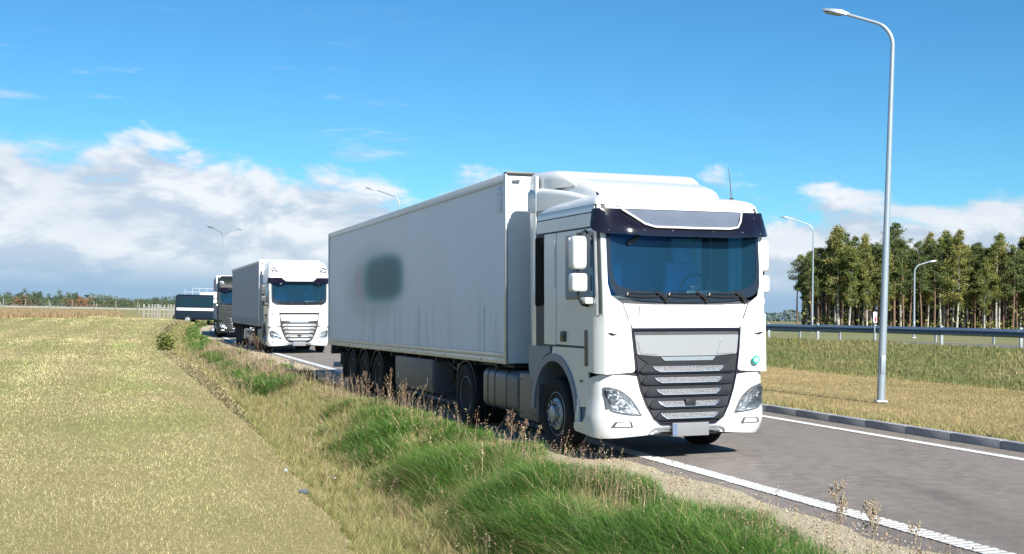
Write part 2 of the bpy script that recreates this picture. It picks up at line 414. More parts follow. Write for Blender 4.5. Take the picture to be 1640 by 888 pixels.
# ------------------------------------------------------------------ truck builder (local: x across, y back from the cab front, z up)
YF = [(.25, .16), (.33, .06), (.5, .01), (.7, 0), (1.12, .0), (1.7, .01), (2.04, .02), (2.95, .09), (3.2, .13), (3.30, .18), (3.36, .26), (3.40, .40)]
WW = [(.25, 1.20), (.5, 1.25), (2.9, 1.25), (3.2, 1.235), (3.30, 1.215), (3.36, 1.17), (3.40, 1.08)]
BOW = .035
def wrap(u, z, h, W=None, yf=None, r=.075):
    """u: arc length from the middle of the front round the corner and back along the side"""
    W = lerp(WW, z) if W is None else W; yf = lerp(YF, z) if yf is None else yf
    sg = 1 if u >= 0 else -1; a = W - r; q = abs(u)
    if q < a: x, y, nx, ny = q, yf, 2 * BOW * q / W / W, -1
    elif q < a + r * math.pi / 2:
        th = (q - a) / r; x, y, nx, ny = a + r * math.sin(th), yf + r * (1 - math.cos(th)), math.sin(th), -math.cos(th)
    else: x, y, nx, ny = W, yf + r + q - a - r * math.pi / 2, 1, 0
    y += BOW * (min(x, W) / W) ** 2
    l = math.hypot(nx, ny); return Vector((sg * (x + nx / l * h), y + ny / l * h, z))
def side(sg):
    def f(y, z, h): return Vector((sg * (lerp(WW, z) + h), y, z))
    return f
def u_of(y, z, r=.075): return y - lerp(YF, z) - r - BOW + lerp(WW, z) - r + r * math.pi / 2

def wheel_meshes(deep):
    ty = B(); w = .15
    prof = [(.30, -w * .8), (.36, -w), (.46, -w), (.492, -w * .86), (.50, -w * .7), (.50, -.052), (.49, -.05), (.49, -.03), (.50, -.028), (.50, .028), (.49, .03), (.49, .05), (.50, .052), (.50, w * .7), (.492, w * .86), (.46, w), (.36, w), (.30, w * .8)]
    ty.lathe(prof, n=40); tym = ty.mesh('tyre', 50); tym.materials.append(RUBBER)
    rm = B()
    if not deep: prof = [(.295, .10), (.305, -.115), (.29, -.125), (.27, -.10), (.255, -.07), (.225, -.115), (.17, -.150), (.155, -.150), (.15, -.12), (.115, -.12), (.11, -.185), (.085, -.20), (.02, -.20)]
    else: prof = [(.295, .10), (.305, -.115), (.29, -.125), (.272, -.09), (.262, .0), (.25, .05), (.20, .055), (.165, .05), (.16, .02), (.12, .0), (.115, -.06), (.08, -.08), (.02, -.08)]
    rm.lathe(prof, n=40); rmm = rm.mesh('wheel', 40); rmm.materials.append(RIM)
    nb = B(); hb = B(); z0 = -.150 if not deep else .045
    for k in range(10):
        a = 2 * math.pi * k / 10; nb.lathe([(.016, z0 + .01), (.016, z0 - .028), (.008, z0 - .034)], (0, math.cos(a) * .168, math.sin(a) * .168), 6)
        a += math.pi / 10; z1 = -.092 if not deep else .048
        hb.lathe([(.026, z1 + .02), (.026, z1 - .014)], (0, math.cos(a) * .232, math.sin(a) * .232), 10)
    nbm = nb.mesh('wheel_nuts'); nbm.materials.append(SILVER); hbm = hb.mesh('hand_holes'); hbm.materials.append(BLACKP)
    return rmm, tym, nbm, hbm
WH = {d: wheel_meshes(d) for d in (False, True)}
def wheel(parent, x, y, deep, sg=-1, z=.5, dual=False):
    rmm, tym, nbm, hbm = WH[deep]
    w = link_mesh('wheel', rmm, parent, (x, y, z), (random.uniform(0, 6), 0, 0) if sg < 0 else (random.uniform(0, 6), 0, math.pi))
    link_mesh('tyre', tym, w); link_mesh('wheel_nuts', nbm, w); link_mesh('hand_holes', hbm, w)
    if dual: link_mesh('tyre', tym, w, (.33, 0, 0))
    return w

def text_part(name, txt, size, m, parent, loc, rot, ext=.002):
    c = bpy.data.curves.new(name, 'FONT'); c.body = txt; c.size = size; c.extrude = ext; c.align_x = 'CENTER'; c.align_y = 'CENTER'
    o = bpy.data.objects.new(name, c); COL.objects.link(o); dg = bpy.context.evaluated_depsgraph_get(); me = bpy.data.meshes.new_from_object(o.evaluated_get(dg))
    bpy.data.objects.remove(o); me.materials.clear(); me.materials.append(m)
    return link_mesh(name, me, parent, loc, rot)

GR = [(.805, 1.665), (.785, 1.40), (.745, 1.12), (.69, .90), (.61, .70), (.52, .55), (.41, .475)]   # grille outline, right half, top to bottom
def gr_x(z):
    for (xa, za), (xb, zb) in zip(GR, GR[1:]):
        if z >= zb: return xa + (xb - xa) * (za - z) / (za - zb)
    return GR[-1][0]

SLOTM = mat('matt_black_slot', (.006, .006, .008), .8, spec=.1)
SHELLM = mat('dark_body_seams', (.05, .055, .06), .6, noise=.2, nscale=6)
LINING = mat('cabin_lining_blue_grey', (.14, .38, .70), .8, noise=.2, nscale=3)
SEATM = mat('seat_cover_blue', (.12, .36, .66), .8, noise=.2, nscale=5)
CURTM = mat('cabin_curtain_teal', (.40, .80, .80), .85, noise=.15, nscale=4)
def make_tractor(root, paint, high=False, detail=True, mirrors=None, band=BAND, visor=VISOR, fender=FENDER, bars=SLATE):
    mirrors = mirrors or paint
    # --- shell
    b = B(); ys = 2.18; rings = []
    zs = [1.37, 1.5, 1.7, 1.9, 2.04, 2.3, 2.6, 2.95, 3.1, 3.2, 3.30, 3.34, 3.37, 3.40]
    if high: zs = zs[:7]
    for z in zs:
        U = u_of(ys, z); us = [-U, -U + .5, -U + 1.0, -1.42, -1.33, -1.29, -1.26, -1.22, -1.17, -1.14, -1.04, -.9, -.6, -.3, 0]
        us = [u for u in us if u >= -U]; us = us + [-u for u in us[-2::-1]]
        rings.append([wrap(u, z, -.012) for u in us])
    b.loft(rings, closed=True, cap=True)
    kill = []
    for f in b.bm.faces:
        c = f.calc_center_median()
        if 2.04 < c.z < 2.95 and c.y < .30 and abs(c.x) < 1.14 and abs(f.normal.z) < .8 and len(f.verts) == 4: kill.append(f)
    bmesh.ops.delete(b.bm, geom=kill, context='FACES'); b.build('cab_shell', SHELLM, root)
    if not high:
        rings = []
        for z, h in ((3.262, .0), (3.30, .0), (3.34, .0), (3.37, .0), (3.40, .0), (3.415, -.1)):
            U = u_of(ys, z); us = [-U, -U + .5, -U + 1.0, -1.30, -1.26, -1.22, -1.18, -1.14, -1.08, -1.0, -.9, -.6, -.3, 0]; us = [u for u in us if u >= -U]; us = us + [-u for u in us[-2::-1]]
            rings.append([wrap(u, z, h) for u in us])
        b = B(); b.loft(rings); b.build('roof_skin', paint, root, smooth=50)
    # --- cabin seen through the windscreen
    b = B(); b.box((0, 1.15, 1.99), (2.3, 1.7, .03)); b.box((0, 1.95, 2.5), (2.3, .04, 1.0)); b.box((0, 1.1, 2.985), (2.3, 1.7, .03)); b.build('cabin_lining', LINING, root)
    b = B(); b.box((0, .52, 2.03), (2.2, .5, .16), .05); b.box((.55, .62, 2.13), (.55, .22, .10), .04); b.build('dashboard', BLACKP, root)
    for sx in (-.6, .6):
        b = B(); b.box((sx, 1.25, 2.28), (.50, .16, .62), .07, seg=3); b.box((sx, 1.22, 2.68), (.30, .12, .20), .05, seg=3); b.box((sx, .98, 2.02), (.52, .5, .14), .05); b.build('seat', SEATM, root)
    b = B(); b.tube([(.55 + .22 * math.cos(k * math.pi / 10), .78 - .07 * math.sin(k * math.pi / 10), 2.20 + .20 * math.sin(k * math.pi / 10)) for k in range(21)], .016, 6); b.box((.55, .77, 2.20), (.14, .04, .10), .02); b.build('steering_wheel', BLACKP, root)
    for x0, x1 in ((-1.12, -.92), (.62, 1.12)):
        b = B(); b.loft([[Vector((x0 + (x1 - x0) * k / 14, 1.55 + .035 * math.sin(k * 1.7), 2.05)), Vector((x0 + (x1 - x0) * k / 14, 1.55 + .035 * math.sin(k * 1.7), 2.93))] for k in range(15)], closed=False, cap=False); b.build('bunk_curtain', CURTM, root)
    for sx in (-1.12, 1.12):
        b = B(); b.loft([[Vector((sx + .018 * math.sin(k * 1.9), .45 + .045 * k, 2.05)), Vector((sx + .018 * math.sin(k * 1.9), .45 + .045 * k, 2.93))] for k in range(9)], closed=False, cap=False); b.build('side_curtain', CURTM, root)
    # --- inner engine block, hides the gaps
    b = B(); b.box((0, 1.1, .82), (1.5, 1.9, .62)); b.box((0, .45, .75), (2.1, .5, .7)); b.build('engine_bay', BLACKP, root)
    # --- bonnet panel, corner panels
    b = B(); b.patch(rnd([(-.80, 1.69), (.80, 1.69), (.93, 2.0), (.5, 1.985), (-.5, 1.985), (-.93, 2.0)], .02), wrap, .02, .008); b.build('bonnet_panel', paint, root)
    for sg in (-1, 1):
        # air deflector corner, slightly proud
        U1 = u_of(.42, 1.4)
        p = [(.765, 1.135), (.82, 1.67), (.84, 1.80), (1.02, 1.88), (1.30, 1.86), (U1 - .03, 1.74), (U1, 1.20), (U1 - .06, 1.13), (1.15, 1.115)]
        def fo(u, z, h): return wrap(u, z, h + .035 * sst((abs(u) - .9) / .35))
        b = B(); pp = rnd(p if sg > 0 else [(-a, c) for a, c in p][::-1], .05); b.patch(pp, fo, .05, .014); cp = b.build('corner_deflector', paint, root)
        b = B(); q = [(1.02, 1.61), (1.12, 1.635), (1.16, 1.63), (1.1, 1.60)]; b.patch(q if sg > 0 else [(-a, c) for a, c in q][::-1], fo, .01, 0, off=.002); b.build('vent_notch', BLACKP, cp)
        b = B(); q = rect(U1 - .035, U1 + .03, 1.2, 1.66, .02); b.patch(q if sg > 0 else mirror(q), fo, .03, 0, off=.003); b.build('deflector_slot', BLACKP, cp)
        # A pillar
        p = [(.945, 2.0), (.825, 1.69), (.82, 1.42), (u_of(.29, 1.45), 1.42), (u_of(.185, 2.0), 2.0), (u_of(.235, 2.9), 2.95), (1.145, 2.95), (1.14, 2.25), (1.10, 2.10)]
        b = B(); b.patch(rnd(p if sg > 0 else [(-a, c) for a, c in p][::-1], .0), wrap, .02, 0); b.build('pillar', paint, root)
    # --- windscreen
    p = [(-1.09, 2.12, .12), (-.75, 2.035, .15), (0, 2.005, .3), (.75, 2.035, .15), (1.09, 2.12, .12), (1.14, 2.4, .1), (1.14, 2.99, .04), (-1.14, 2.99, .04), (-1.14, 2.4, .1)]
    b = B(); po = rnd(p, .05); pi_ = [(a * .955, 2.125 + (c - 2.0) * .87) for a, c in po]; ro = [b.bm.verts.new(wrap(a, c, .012)) for a, c in po]; ri = [b.bm.verts.new(wrap(a, c, .012)) for a, c in pi_]
    for k in range(len(po)): j = (k + 1) % len(po); b.bm.faces.new((ro[k], ro[j], ri[j], ri[k]))
    fr = b.build('windscreen_border', FRIT, root)
    p2 = [(a * .965, 2.05 + (c - 2.0) * .955 + .0) + tuple(k) for a, c, *k in p]
    b = B(); b.patch(rnd(p2, .05), wrap, .01, .004, off=.008); b.build('windscreen', WSHIELD, root)
    for cx in (-.62, -.02, .58):     # wipers parked along the bottom
        b = B(); b.tube([wrap(cx - .27, 2.10, .03), wrap(cx - .05, 2.085, .035), wrap(cx + .19, 2.09, .03)], .014, 6)
        b.tube([wrap(cx - .25, 2.135, .025), wrap(cx, 2.125, .03), wrap(cx + .22, 2.135, .025)], .010, 6)
        b.tube([wrap(cx + .32, 2.03, .02), wrap(cx + .24, 2.09, .045), wrap(cx + .14, 2.15, .035)], [.028, .02, .014], 6)
        b.tube([wrap(cx - .27, 2.10, .03), wrap(cx - .25, 2.135, .025)], .012, 6)
        b.build('wiper', BLACKP, root)
    # --- bumper with U-shaped grille opening
    Ub = u_of(.80, .7, .23)
    def bf(u, z, h): return wrap(u, z, h + .03 * sst((.80 - z) / .25), r=.23)
    gr = [(x + .012, z - (0 if i < 6 else .012)) for i, (x, z) in enumerate(GR) if z < 1.11]
    right = [(.44, .295), (.50, .345), (1.0, .31), (1.22, .30), (Ub - .05, .34), (Ub, .38), (Ub, .45), (Ub - .26, .48), (Ub - .34, .56), (Ub - .36, 1.04), (1.25, 1.105), (.93, 1.105), (.75, 1.085)]
    if not high: pass
    poly = [(.33, .40)] + [(.40, .36)] + right[1:] + gr
    full = poly + [(-a, c) for a, c in poly][::-1]
    b = B(); b.patch(full, bf, .04, .010); bump = b.build('bumper', paint, root)
    # sill, step behind the bumper corner
    # --- air dam and plate
    b = B(); b.patch(rnd([(-.52, .325), (.52, .325), (.46, .425), (-.46, .425)], .04), bf, .05, .006, off=-.012); ad = b.build('air_dam', BLACKP, root)
    b = B(); b.patch(rnd([(-.49, .375), (.49, .375), (.44, .395), (-.44, .395)], .005), bf, .03, 0, off=.004); b.build('air_dam_trim', SILVER, ad)
    for sx in (-1, 1):
        b = B(); b.tube([bf(sx * a, c, .012) for a, c in ((.27, .425), (.47, .425), (.53, .40), (.56, .36))], .013, 6); b.tube([bf(sx * a, c, .012) for a, c in ((.27, .385), (.44, .385), (.49, .36))], .009, 6); b.build('intake_trim', SILVER, ad)
    b = B(); b.box((0, .0, .405), (.54, .02, .17), .006); pl = b.build('number_plate', PLATE, root)
    pl.location.y = -.055
    b = B(); b.box((-.235, -.012, .405), (.06, .004, .15)); b.build('plate_country_band', PLATEB, pl)
    b = B(); b.box((0, .62, .36), (1.9, .8, .12), .02); b.build('under_tray', DUSTB, root)
    # --- headlights
    hl = [(.68, .585), (.95, .61), (1.11, .65, .05), (1.22, .95, .03), (1.13, .955), (.98, .92, .1), (.81, .80, .1)]
    hs_ = [(.715, .60), (.95, .625), (1.09, .66, .05), (1.185, .93, .03), (1.12, .935), (.985, .90, .1), (.83, .785, .1)]
    fg = [(.80, .445), (1.10, .452), (1.06, .52), (.84, .525)]
    for sg in (-1, 1):
        def sd(pl_): return pl_ if sg > 0 else [(-q[0],) + tuple(q[1:]) for q in pl_][::-1]
        b = B(); b.patch(rnd(sd(hl), .03), bf, .02, .005, off=.006); h = b.build('headlight', GREYP, root)
        b = B(); b.patch(rnd(sd(hs_), .03), bf, .01, .002, off=.010); b.build('reflector', REFL, h)
        if detail:
            b = B()
            for (uu, zz, rr) in ((1.08, .80, .055), (.96, .73, .062)):
                c = bf(sg * uu, zz, .016); n = (bf(sg * uu, zz, .1) - c).normalized()
                b.tube([c, c + n * .012, c + n * .022], [rr, rr, rr * .75], 16)
            b.build('lamp_lens', REFL, h)
            b = B(); b.patch(rnd(sd([(1.12, .70), (1.16, .69), (1.195, .92), (1.165, .92)]), .01), bf, .01, 0, off=.018); b.build('daylight_strip', GREYP, h)
            b = B(); b.patch(rnd(sd(hs_), .03), bf, .004, .002, off=.042); b.build('lamp_cover', COVER, h)
        b = B(); b.patch(rnd(sd(fg), .015), bf, .02, .004, off=.004); f = b.build('fog_light', GREYP, root)
        b = B(); b.patch(rnd(sd([(.84, .457), (1.06, .462), (1.03, .51), (.865, .515)]), .01), bf, .01, .002, off=.008); b.build('lens', LENSW, f)
    # --- grille
    b = B(); half = GR; full = [(x, z) for x, z in half] + [(-x, z) for x, z in half][::-1]
    b.patch(full, bf, .03, .004, off=-.012); gp = b.build('grille', mat('grille_backing', (.02, .021, .026), .5), root)
    # frame
    b = B()
    fr_ = [bf(x - .006, z, .004) for x, z in GR]; fl_ = [bf(-x + .006, z, .004) for x, z in GR][::-1]
    b.tube([bf(-.40, .475, .006)] + [bf(x, .474, .006) for x in (-.2, 0, .2)] + [bf(.40, .475, .006)], .014, 6)
    b.tube(fr_, .012, 6); b.tube(fl_, .012, 6)
    b.tube([bf(-.80, 1.67, .004), bf(-.4, 1.672, .004), bf(0, 1.672, .004), bf(.4, 1.672, .004), bf(.80, 1.67, .004)], .016, 6)
    b.build('grille_frame', mat('dark_violet_gloss', (.010, .008, .022), .2, coat=.8), gp)
    # headboard
    p = [(-.74, 1.355), (-.45, 1.335), (.45, 1.335), (.74, 1.355), (.775, 1.60), (-.775, 1.60)]
    b = B(); b.patch(rnd(p, .025), bf, .02, .008, off=.012); hb = b.build('headboard', band, gp)
    for sg in (-1, 1):
        q = [(.43, 1.352), (.70, 1.368), (.74, 1.535), (.50, 1.555)]
        b = B(); b.patch(rnd(q if sg > 0 else [(-a, c) for a, c in q][::-1], .02), bf, .01, .006, off=.020); b.build('headboard_wing', band, hb)
    b = B(); b.patch(rnd([(-.36, 1.275), (.36, 1.275), (.41, 1.325), (-.41, 1.325)], .015), bf, .02, .008, off=.022); b.build('headboard_handle', SILVER, gp)
    b = B(); b.patch(rnd([(-.58, 1.235), (.58, 1.235), (.73, 1.335), (-.73, 1.335)], .02), bf, .02, .006, off=.006); b.build('headboard_lip', BLACKP, gp)
    # bars: each one a stepped blade with a mesh strip in silver trim
    rows = [1.175, 1.035, .885, .735, .585]
    for i, zc in enumerate(rows):
        hh = .062; xo = gr_x(zc) - .035; xi = .52 - .025 * i
        def blade(u, z, h, zc=zc): return bf(u, z, h + .035 * (1 - abs(z - zc + .03) / .09))
        p = [(-xo + .06, zc - hh), (xo - .06, zc - hh), (xo, zc - hh + .03), (xo - .10, zc + hh), (-xo + .10, zc + hh), (-xo, zc - hh + .03)]
        b = B(); b.patch(rnd(p, .015), blade, .03, .008, step=.06, off=.0); gb = b.build('grille_bar', bars, gp)
        p = [(-xi + .07, zc - .034), (xi - .07, zc - .034), (xi, zc + .030), (-xi, zc + .030)]
        b = B(); b.patch(rnd(p, .02), blade, .006, 0, step=.06, off=.003); b.build('mesh_insert', MESHM, gb)
        b = B(); b.tube([blade(u, z, .006) for u, z in ((-xi, zc + .03), (-xi + .02, zc + .0), (-xi + .08, zc - .034), (0, zc - .036), (xi - .08, zc - .034), (xi - .02, zc), (xi, zc + .03))], .0085, 6)
        b.build('bar_trim', SILVER, gb)
    b = B(); b.box((0, -.045, .745), (.15, .05, .085), .012); b.build('radar_sensor', BLACKP, gp)
    # seam line between cab and bumper
    for sg in (-1, 1):
        q = [(.75, 1.085), (1.30, 1.10), (1.30, 1.135), (.75, 1.125)]
        b = B(); b.patch(q if sg > 0 else mirror(q), bf, .03, 0, off=-.012); b.build('seam_strip', BLACKP, root)
    # --- side: lower panel with wheel arch, door, window
    WY = 1.53
    def arc(r, a0, a1, n, cy=WY, cz=.52): return [(cy + math.cos(R(a0 + (a1 - a0) * k / n)) * r, cz + math.sin(R(a0 + (a1 - a0) * k / n)) * r) for k in range(n + 1)]
    for sg in (-1, 1):
        f = side(sg)
        def P(poly, name, m, thick=.02, edge=.006, off=0., par=root, fn=f, step=.12):
            b = B(); b.patch(poly, fn, thick, edge, step=step, off=off); return b.build(name, m, par)
        lp = arc(.80, 168, 84, 12)
        P([(.42, 1.10), (.42, .68)] + [(lp[0][0] - .02, .66)] + lp + [(WY + .05, 1.415), (.42, 1.42)], 'lower_side_panel', paint)
        # door
        dr = P(rnd([(.30, 1.45), (1.45, 1.45), (1.45, 2.96), (.25, 2.96), (.20, 2.02)], .03), 'door', paint)
        P(rnd([(.455, 1.965), (1.44, 1.965), (1.44, 1.985), (.45, 1.985)], .004), 'belt_line', paint, off=.014, par=dr, edge=.003)
        b = B(); b.box((sg * 1.258, 1.20, 1.56), (.022, .16, .14), .01); hd = b.build('door_handle', BLACKP, dr)
        b = B(); b.box((sg * 1.272, 1.20, 1.565), (.012, .13, .035), .006); b.build('handle_grip', BLACKP, hd)
        wf = P(rnd([(.225, 2.05, .05), (1.13, 2.05, .05), (1.13, 2.90, .05), (.27, 2.90, .05)], .05), 'window_seal', FRIT, off=.010, par=dr)
        P(rnd([(.25, 2.08, .04), (1.10, 2.08, .05), (1.10, 2.87, .05), (.295, 2.87, .04)], .05), 'door_window', SGLASS, off=.016, par=dr, edge=.002)
        P(rnd([(1.47, 1.44), (1.885, 1.44), (1.885, 2.96), (1.47, 2.96)], .02), 'rear_side_panel', paint)
        P(rnd([(1.50, 2.22, .05), (1.84, 2.22, .05), (1.84, 2.86, .05), (1.50, 2.86, .05)], .05), 'blank_window', paint, off=.012, edge=.01)
        P(rnd([(1.90, 1.98, .05), (2.19, 1.96, .05), (2.19, 2.93, .03), (1.95, 2.93, .03)], .05), 'intake_slot', SLOTM, off=.012)
        # upper side: strakes
        def fu(y, z, h, sg=sg): return Vector((sg * (lerp(WW, z) + h), y, z + .0))
        if not high:
            P(rnd([(.22, 2.985), (2.17, 2.985), (2.17, 3.155), (.26, 3.155)], .012), 'strake_panel', paint, fn=fu)
            P(rnd([(.27, 3.170), (2.17, 3.170), (2.17, 3.258), (.29, 3.258)], .012), 'strake_panel', paint, fn=fu)
        # fender, slate
        out = arc(.82, 80, -2, 12)
        P([(WY + .14, 1.415), (2.45, 1.40), (2.45, 1.10)] + [(2.42, 1.0)] + out[::-1][4:], 'fender', fender, off=.004)
        # arch lip
        b = B(); b.loft([[Vector((sg * (1.262), y1, z1)), Vector((sg * 1.262, y2, z2)), Vector((sg * .80, y2, z2)), Vector((sg * .80, y1, z1))] for (y1, z1), (y2, z2) in zip(arc(.70, 175, 0, 20), arc(.80, 175, 0, 20))]); b.build('wheel_arch', fender, root)
        # step box behind bumper corner
        b = B(); b.box((sg * 1.10, .64, .66), (.22, .36, .48), .02); st = b.build('step', fender, root)
        b = B(); b.patch(rnd([(.70, .44), (.84, .44), (.79, .74), (.70, .78)], .02), f, .03, .008, off=.012); b.build('step_trim', paint, st)
        # marker lamp
        b = B(); b.box((sg * 1.262, .62, 1.0), (.012, .05, .03), .004); b.build('side_marker', GREYP, root)
        # rear side fairing to the trailer
        def ff(y, z, h, sg=sg): return Vector((sg * (1.25 - .16 * (y - 2.2) + h), y, z))
        tz = 3.82
        P(rnd([(2.20, 1.38, .02), (2.46, 1.38, .05), (2.52, 2.0, .1), (2.58, tz, .12), (2.20, tz, .02)], .05), 'side_fairing', paint, thick=.04, edge=.01, fn=ff)
    # --- roof
    if not high:
        b = B(); U = 1.25
        b.patch(rnd([(-U, 3.19), (U, 3.19), (U - .02, 3.29), (-U + .02, 3.29)], .02), wrap, .02, .008); b.build('roof_front', paint, root)
        for cx in (-.92, .92):
            b = B(); c = wrap(cx, 3.245, .01); b.box(c, (.10, .03, .035), .008); b.build('roof_marker', LENSW, root)
        # smoked visor with clear middle
        def vf(u, z, h): return wrap(u, z, h + .05 + (.03 + .14 * (1 - sst((abs(u) - .85) / .4))) * sst((3.21 - z) / .30))
        UV = 1.31
        p = [(-UV, 2.98, .08), (-UV + .08, 2.88, .06), (-.6, 2.845, .1), (.6, 2.845, .1), (UV - .08, 2.88, .06), (UV, 2.98, .08), (UV - .02, 3.20, .05), (-UV + .02, 3.20, .05)]
        b = B(); b.patch(rnd(p, .03), vf, .03, .006, step=.07); vs = b.build('sun_visor', visor, root)
        p = [(-.62, 2.965, .12), (.66, 2.965, .12), (.86, 3.19, .03), (-.92, 3.19, .03)]
        b = B(); b.patch(rnd(p, .05), vf, .02, .012, step=.07, off=.022); vp = b.build('visor_lamp_panel', mat('pale_translucent_panel', (.12, .14, .18), .3, coat=.6, noise=.12, nscale=3), vs)
        b = B(); b.tube([vf(a, c, .026) for a, c in ((-.93, 3.19), (-.80, 3.10), (-.68, 3.00), (-.55, 2.962), (0, 2.958), (.55, 2.962), (.68, 2.985), (.78, 3.07), (.86, 3.19))], .014, 6); b.build('panel_rim', paint, vs)
        b = B()
        for cx in (-1.15, -.7, -.3, .3, .75, 1.1): b.box(vf(cx, 2.92, .004), (.010, .008, .010), .002)
        for cx in (-1.15, -.72, 1.05): b.box(vf(cx, 3.12, .004), (.009, .008, .009), .002)
        b.build('visor_screws', SILVER, vs)['kind'] = 'stuff'
        # roof fairing
        def sec(y, hw, zt, zb, cr=.18, n=6):
            pts = [Vector((-hw - .0, y, zb))]
            for k in range(n + 1):
                a = math.pi / 2 * k / n; pts.append(Vector((-hw + cr * (1 - math.cos(a)), y, zt - cr * (1 - math.sin(a)))))
            for k in range(n + 1):
                a = math.pi / 2 * (1 - k / n); pts.append(Vector((hw - cr * (1 - math.cos(a)), y, zt - cr * (1 - math.sin(a)))))
            pts.append(Vector((hw, y, zb))); return pts
        b = B(); tab = [(.58, .74, 3.42, .04), (.62, .84, 3.47, .07), (.70, .91, 3.52, .10), (.85, .97, 3.58, .13), (1.1, 1.01, 3.65, .15), (1.5, 1.05, 3.745, .16), (1.9, 1.07, 3.82, .16), (2.2, 1.075, 3.85, .15), (2.5, 1.075, 3.865, .13)]
        b.loft([sec(y, hw, zt, 3.36, cr) for y, hw, zt, cr in tab]); rf = b.build('roof_fairing', paint, root, smooth=45)
        # lower collar that widens to the side fairings
        b = B(); tab = [(.85, 1.06, 3.40, .03), (1.1, 1.10, 3.46, .05), (1.45, 1.14, 3.54, .07), (1.8, 1.19, 3.60, .08), (2.12, 1.235, 3.64, .09), (2.5, 1.25, 3.66, .09)]
        b.loft([sec(y, hw, zt, 3.31, cr) for y, hw, zt, cr in tab]); b.build('fairing_collar', paint, rf, smooth=45)
        b = B(); tab = [(1.30, 1.03, 3.62, .02), (1.5, 1.075, 3.76, .08), (1.65, 1.12, 3.83, .12), (1.9, 1.155, 3.87, .14), (2.2, 1.175, 3.89, .14), (2.56, 1.18, 3.90, .12)]
        b.loft([sec(y, hw, zt, 3.60, cr) for y, hw, zt, cr in tab]); b.build('fairing_crown', paint, rf, smooth=45)
        b = B(); b.tube([(.98, .50, 3.38), (.98, .50, 3.425)], .03, 10); b.tube([(.98, .50, 3.42), (.975, .52, 3.62), (.965, .54, 3.84)], [.008, .006, .004], 6); b.build('antenna', BLACKP, root)
        b = B(); b.tube([(-1.0, .62, 3.36), (-1.0, .64, 3.42), (-1.0, .68, 3.46)], [.03, .02, .008], 8); b.build('roof_beacon_stub', BLACKP, root)
    else:
        # tall one-piece roof
        b = B(); rings = []
        for z, yf, W in ((2.93, .12, 1.25), (3.05, .10, 1.245), (3.2, .12, 1.24), (3.45, .24, 1.22), (3.65, .42, 1.18), (3.78, .66, 1.12), (3.84, .95, 1.04)):
            us = [-3.2, -2.4, -1.8, -1.45, -1.36, -1.28, -1.20, -1.12, -1.04, -.9, -.6, -.3, 0]; us += [-u for u in us[-2::-1]]
            ring = [wrap(u, z, 0, W=W, yf=yf) for u in us]
            for p_ in ring: p_.y = min(p_.y, 2.3)
            rings.append(ring)
        b.loft(rings); b.build('tall_roof', paint, root, smooth=50)
        for sg in (-1, 1):
            q = rnd([(.82, 3.36), (1.14, 3.33), (1.17, 3.52), (1.0, 3.58)], .04)
            def rw(u, z, h): return wrap(u, z, h, W=1.21, yf=.12 + (z - 3.2) * .50)
            b = B(); b.patch(q if sg > 0 else mirror(q), rw, .03, .005, off=.015); l = b.build('roof_lamp', GREYP, root)
            q = rnd([(.86, 3.385), (1.11, 3.36), (1.14, 3.50), (1.0, 3.55)], .04)
            b = B(); b.patch(q if sg > 0 else mirror(q), rw, .02, .003, off=.022); b.build('reflector', REFL, l)
        def vf(u, z, h): return wrap(u, z, h + .04 + (.02 + .16 * (1 - sst((abs(u) - .85) / .4))) * sst((3.16 - z) / .30))
        p = [(-1.34, 2.93, .06), (-.7, 2.86, .1), (-.55, 2.93, .05), (.55, 2.93, .05), (.7, 2.86, .1), (1.34, 2.93, .06), (1.32, 3.13, .05), (-1.32, 3.13, .05)]
        b = B(); b.patch(rnd(p, .03), vf, .03, .006, step=.07); vs = b.build('sun_visor', visor, root)
        b = B(); b.patch(rnd([(-.55, 2.98), (.55, 2.98), (.72, 3.12), (-.72, 3.12)], .04), vf, .02, .008, step=.07, off=.02); b.build('visor_panel', paint, vs)
    # --- mirrors
    for sg in (-1, 1):
        ax = 1.42 if sg < 0 else 1.36
        def mbox(cz, w, h, d):
            b = B(); rings = []
            for yy, k in ((-.0, .80), (.02, .95), (.05, 1.0), (.12, 1.0), (.17, .97), (.18, .90)):
                rings.append([Vector((sg * ax + px * w * k, -.02 + yy * d / .18 + .30, cz + pz * h * k)) for px, pz in rnd([(-.5, -.5), (.5, -.5), (.5, .5), (-.5, .5)], .18, 5)])
            b.loft(rings); return b
        mh = mbox(2.645, .195 if sg < 0 else .18, .42, .16).build('mirror', mirrors, root, smooth=50)
        b = B(); b.box((sg * ax, .445, 2.645), (.19, .008, .38), .003); b.build('mirror_glass', SILVER, mh)
        ml = mbox(2.265, .215 if sg < 0 else .20, .235, .16).build('mirror', mirrors, root, smooth=50)
        b = B(); b.box((sg * ax, .445, 2.265), (.19, .008, .19), .003); b.build('mirror_glass', SILVER, ml)
        b = B(); b.tube([(sg * ax, .37, 2.9), (sg * ax, .37, 2.15), (sg * 1.40, .37, 2.05), (sg * 1.35, .38, 1.985), (sg * 1.25, .42, 1.97)], .018, 8)
        b.tube([(sg * (ax - .03), .37, 2.88), (sg * 1.30, .40, 2.93), (sg * 1.24, .46, 2.90)], .018, 8); b.tube([(sg * (ax + .05), .37, 2.45), (sg * (ax + .05), .37, 2.37)], .012, 6); b.build('mirror_arm', BLACKP, root)
        b = B(); b.box((sg * 1.30, .36, 2.035), (.13, .20, .085), .03); b.build('mirror_foot', mirrors, root)
    # --- chassis
    b = B()
    for sx in (-.4, .4): b.box((sx, 3.7, .84), (.09, 5.0, .26), .01)
    b.box((0, 1.9, .62), (1.3, .25, .2), .02); b.tube([(-.9, WY, .5), (.9, WY, .5)], .07, 8); b.tube([(-.9, 5.35, .5), (.9, 5.35, .5)], .10, 8); b.box((0, 5.35, .5), (.45, .45, .4), .08)
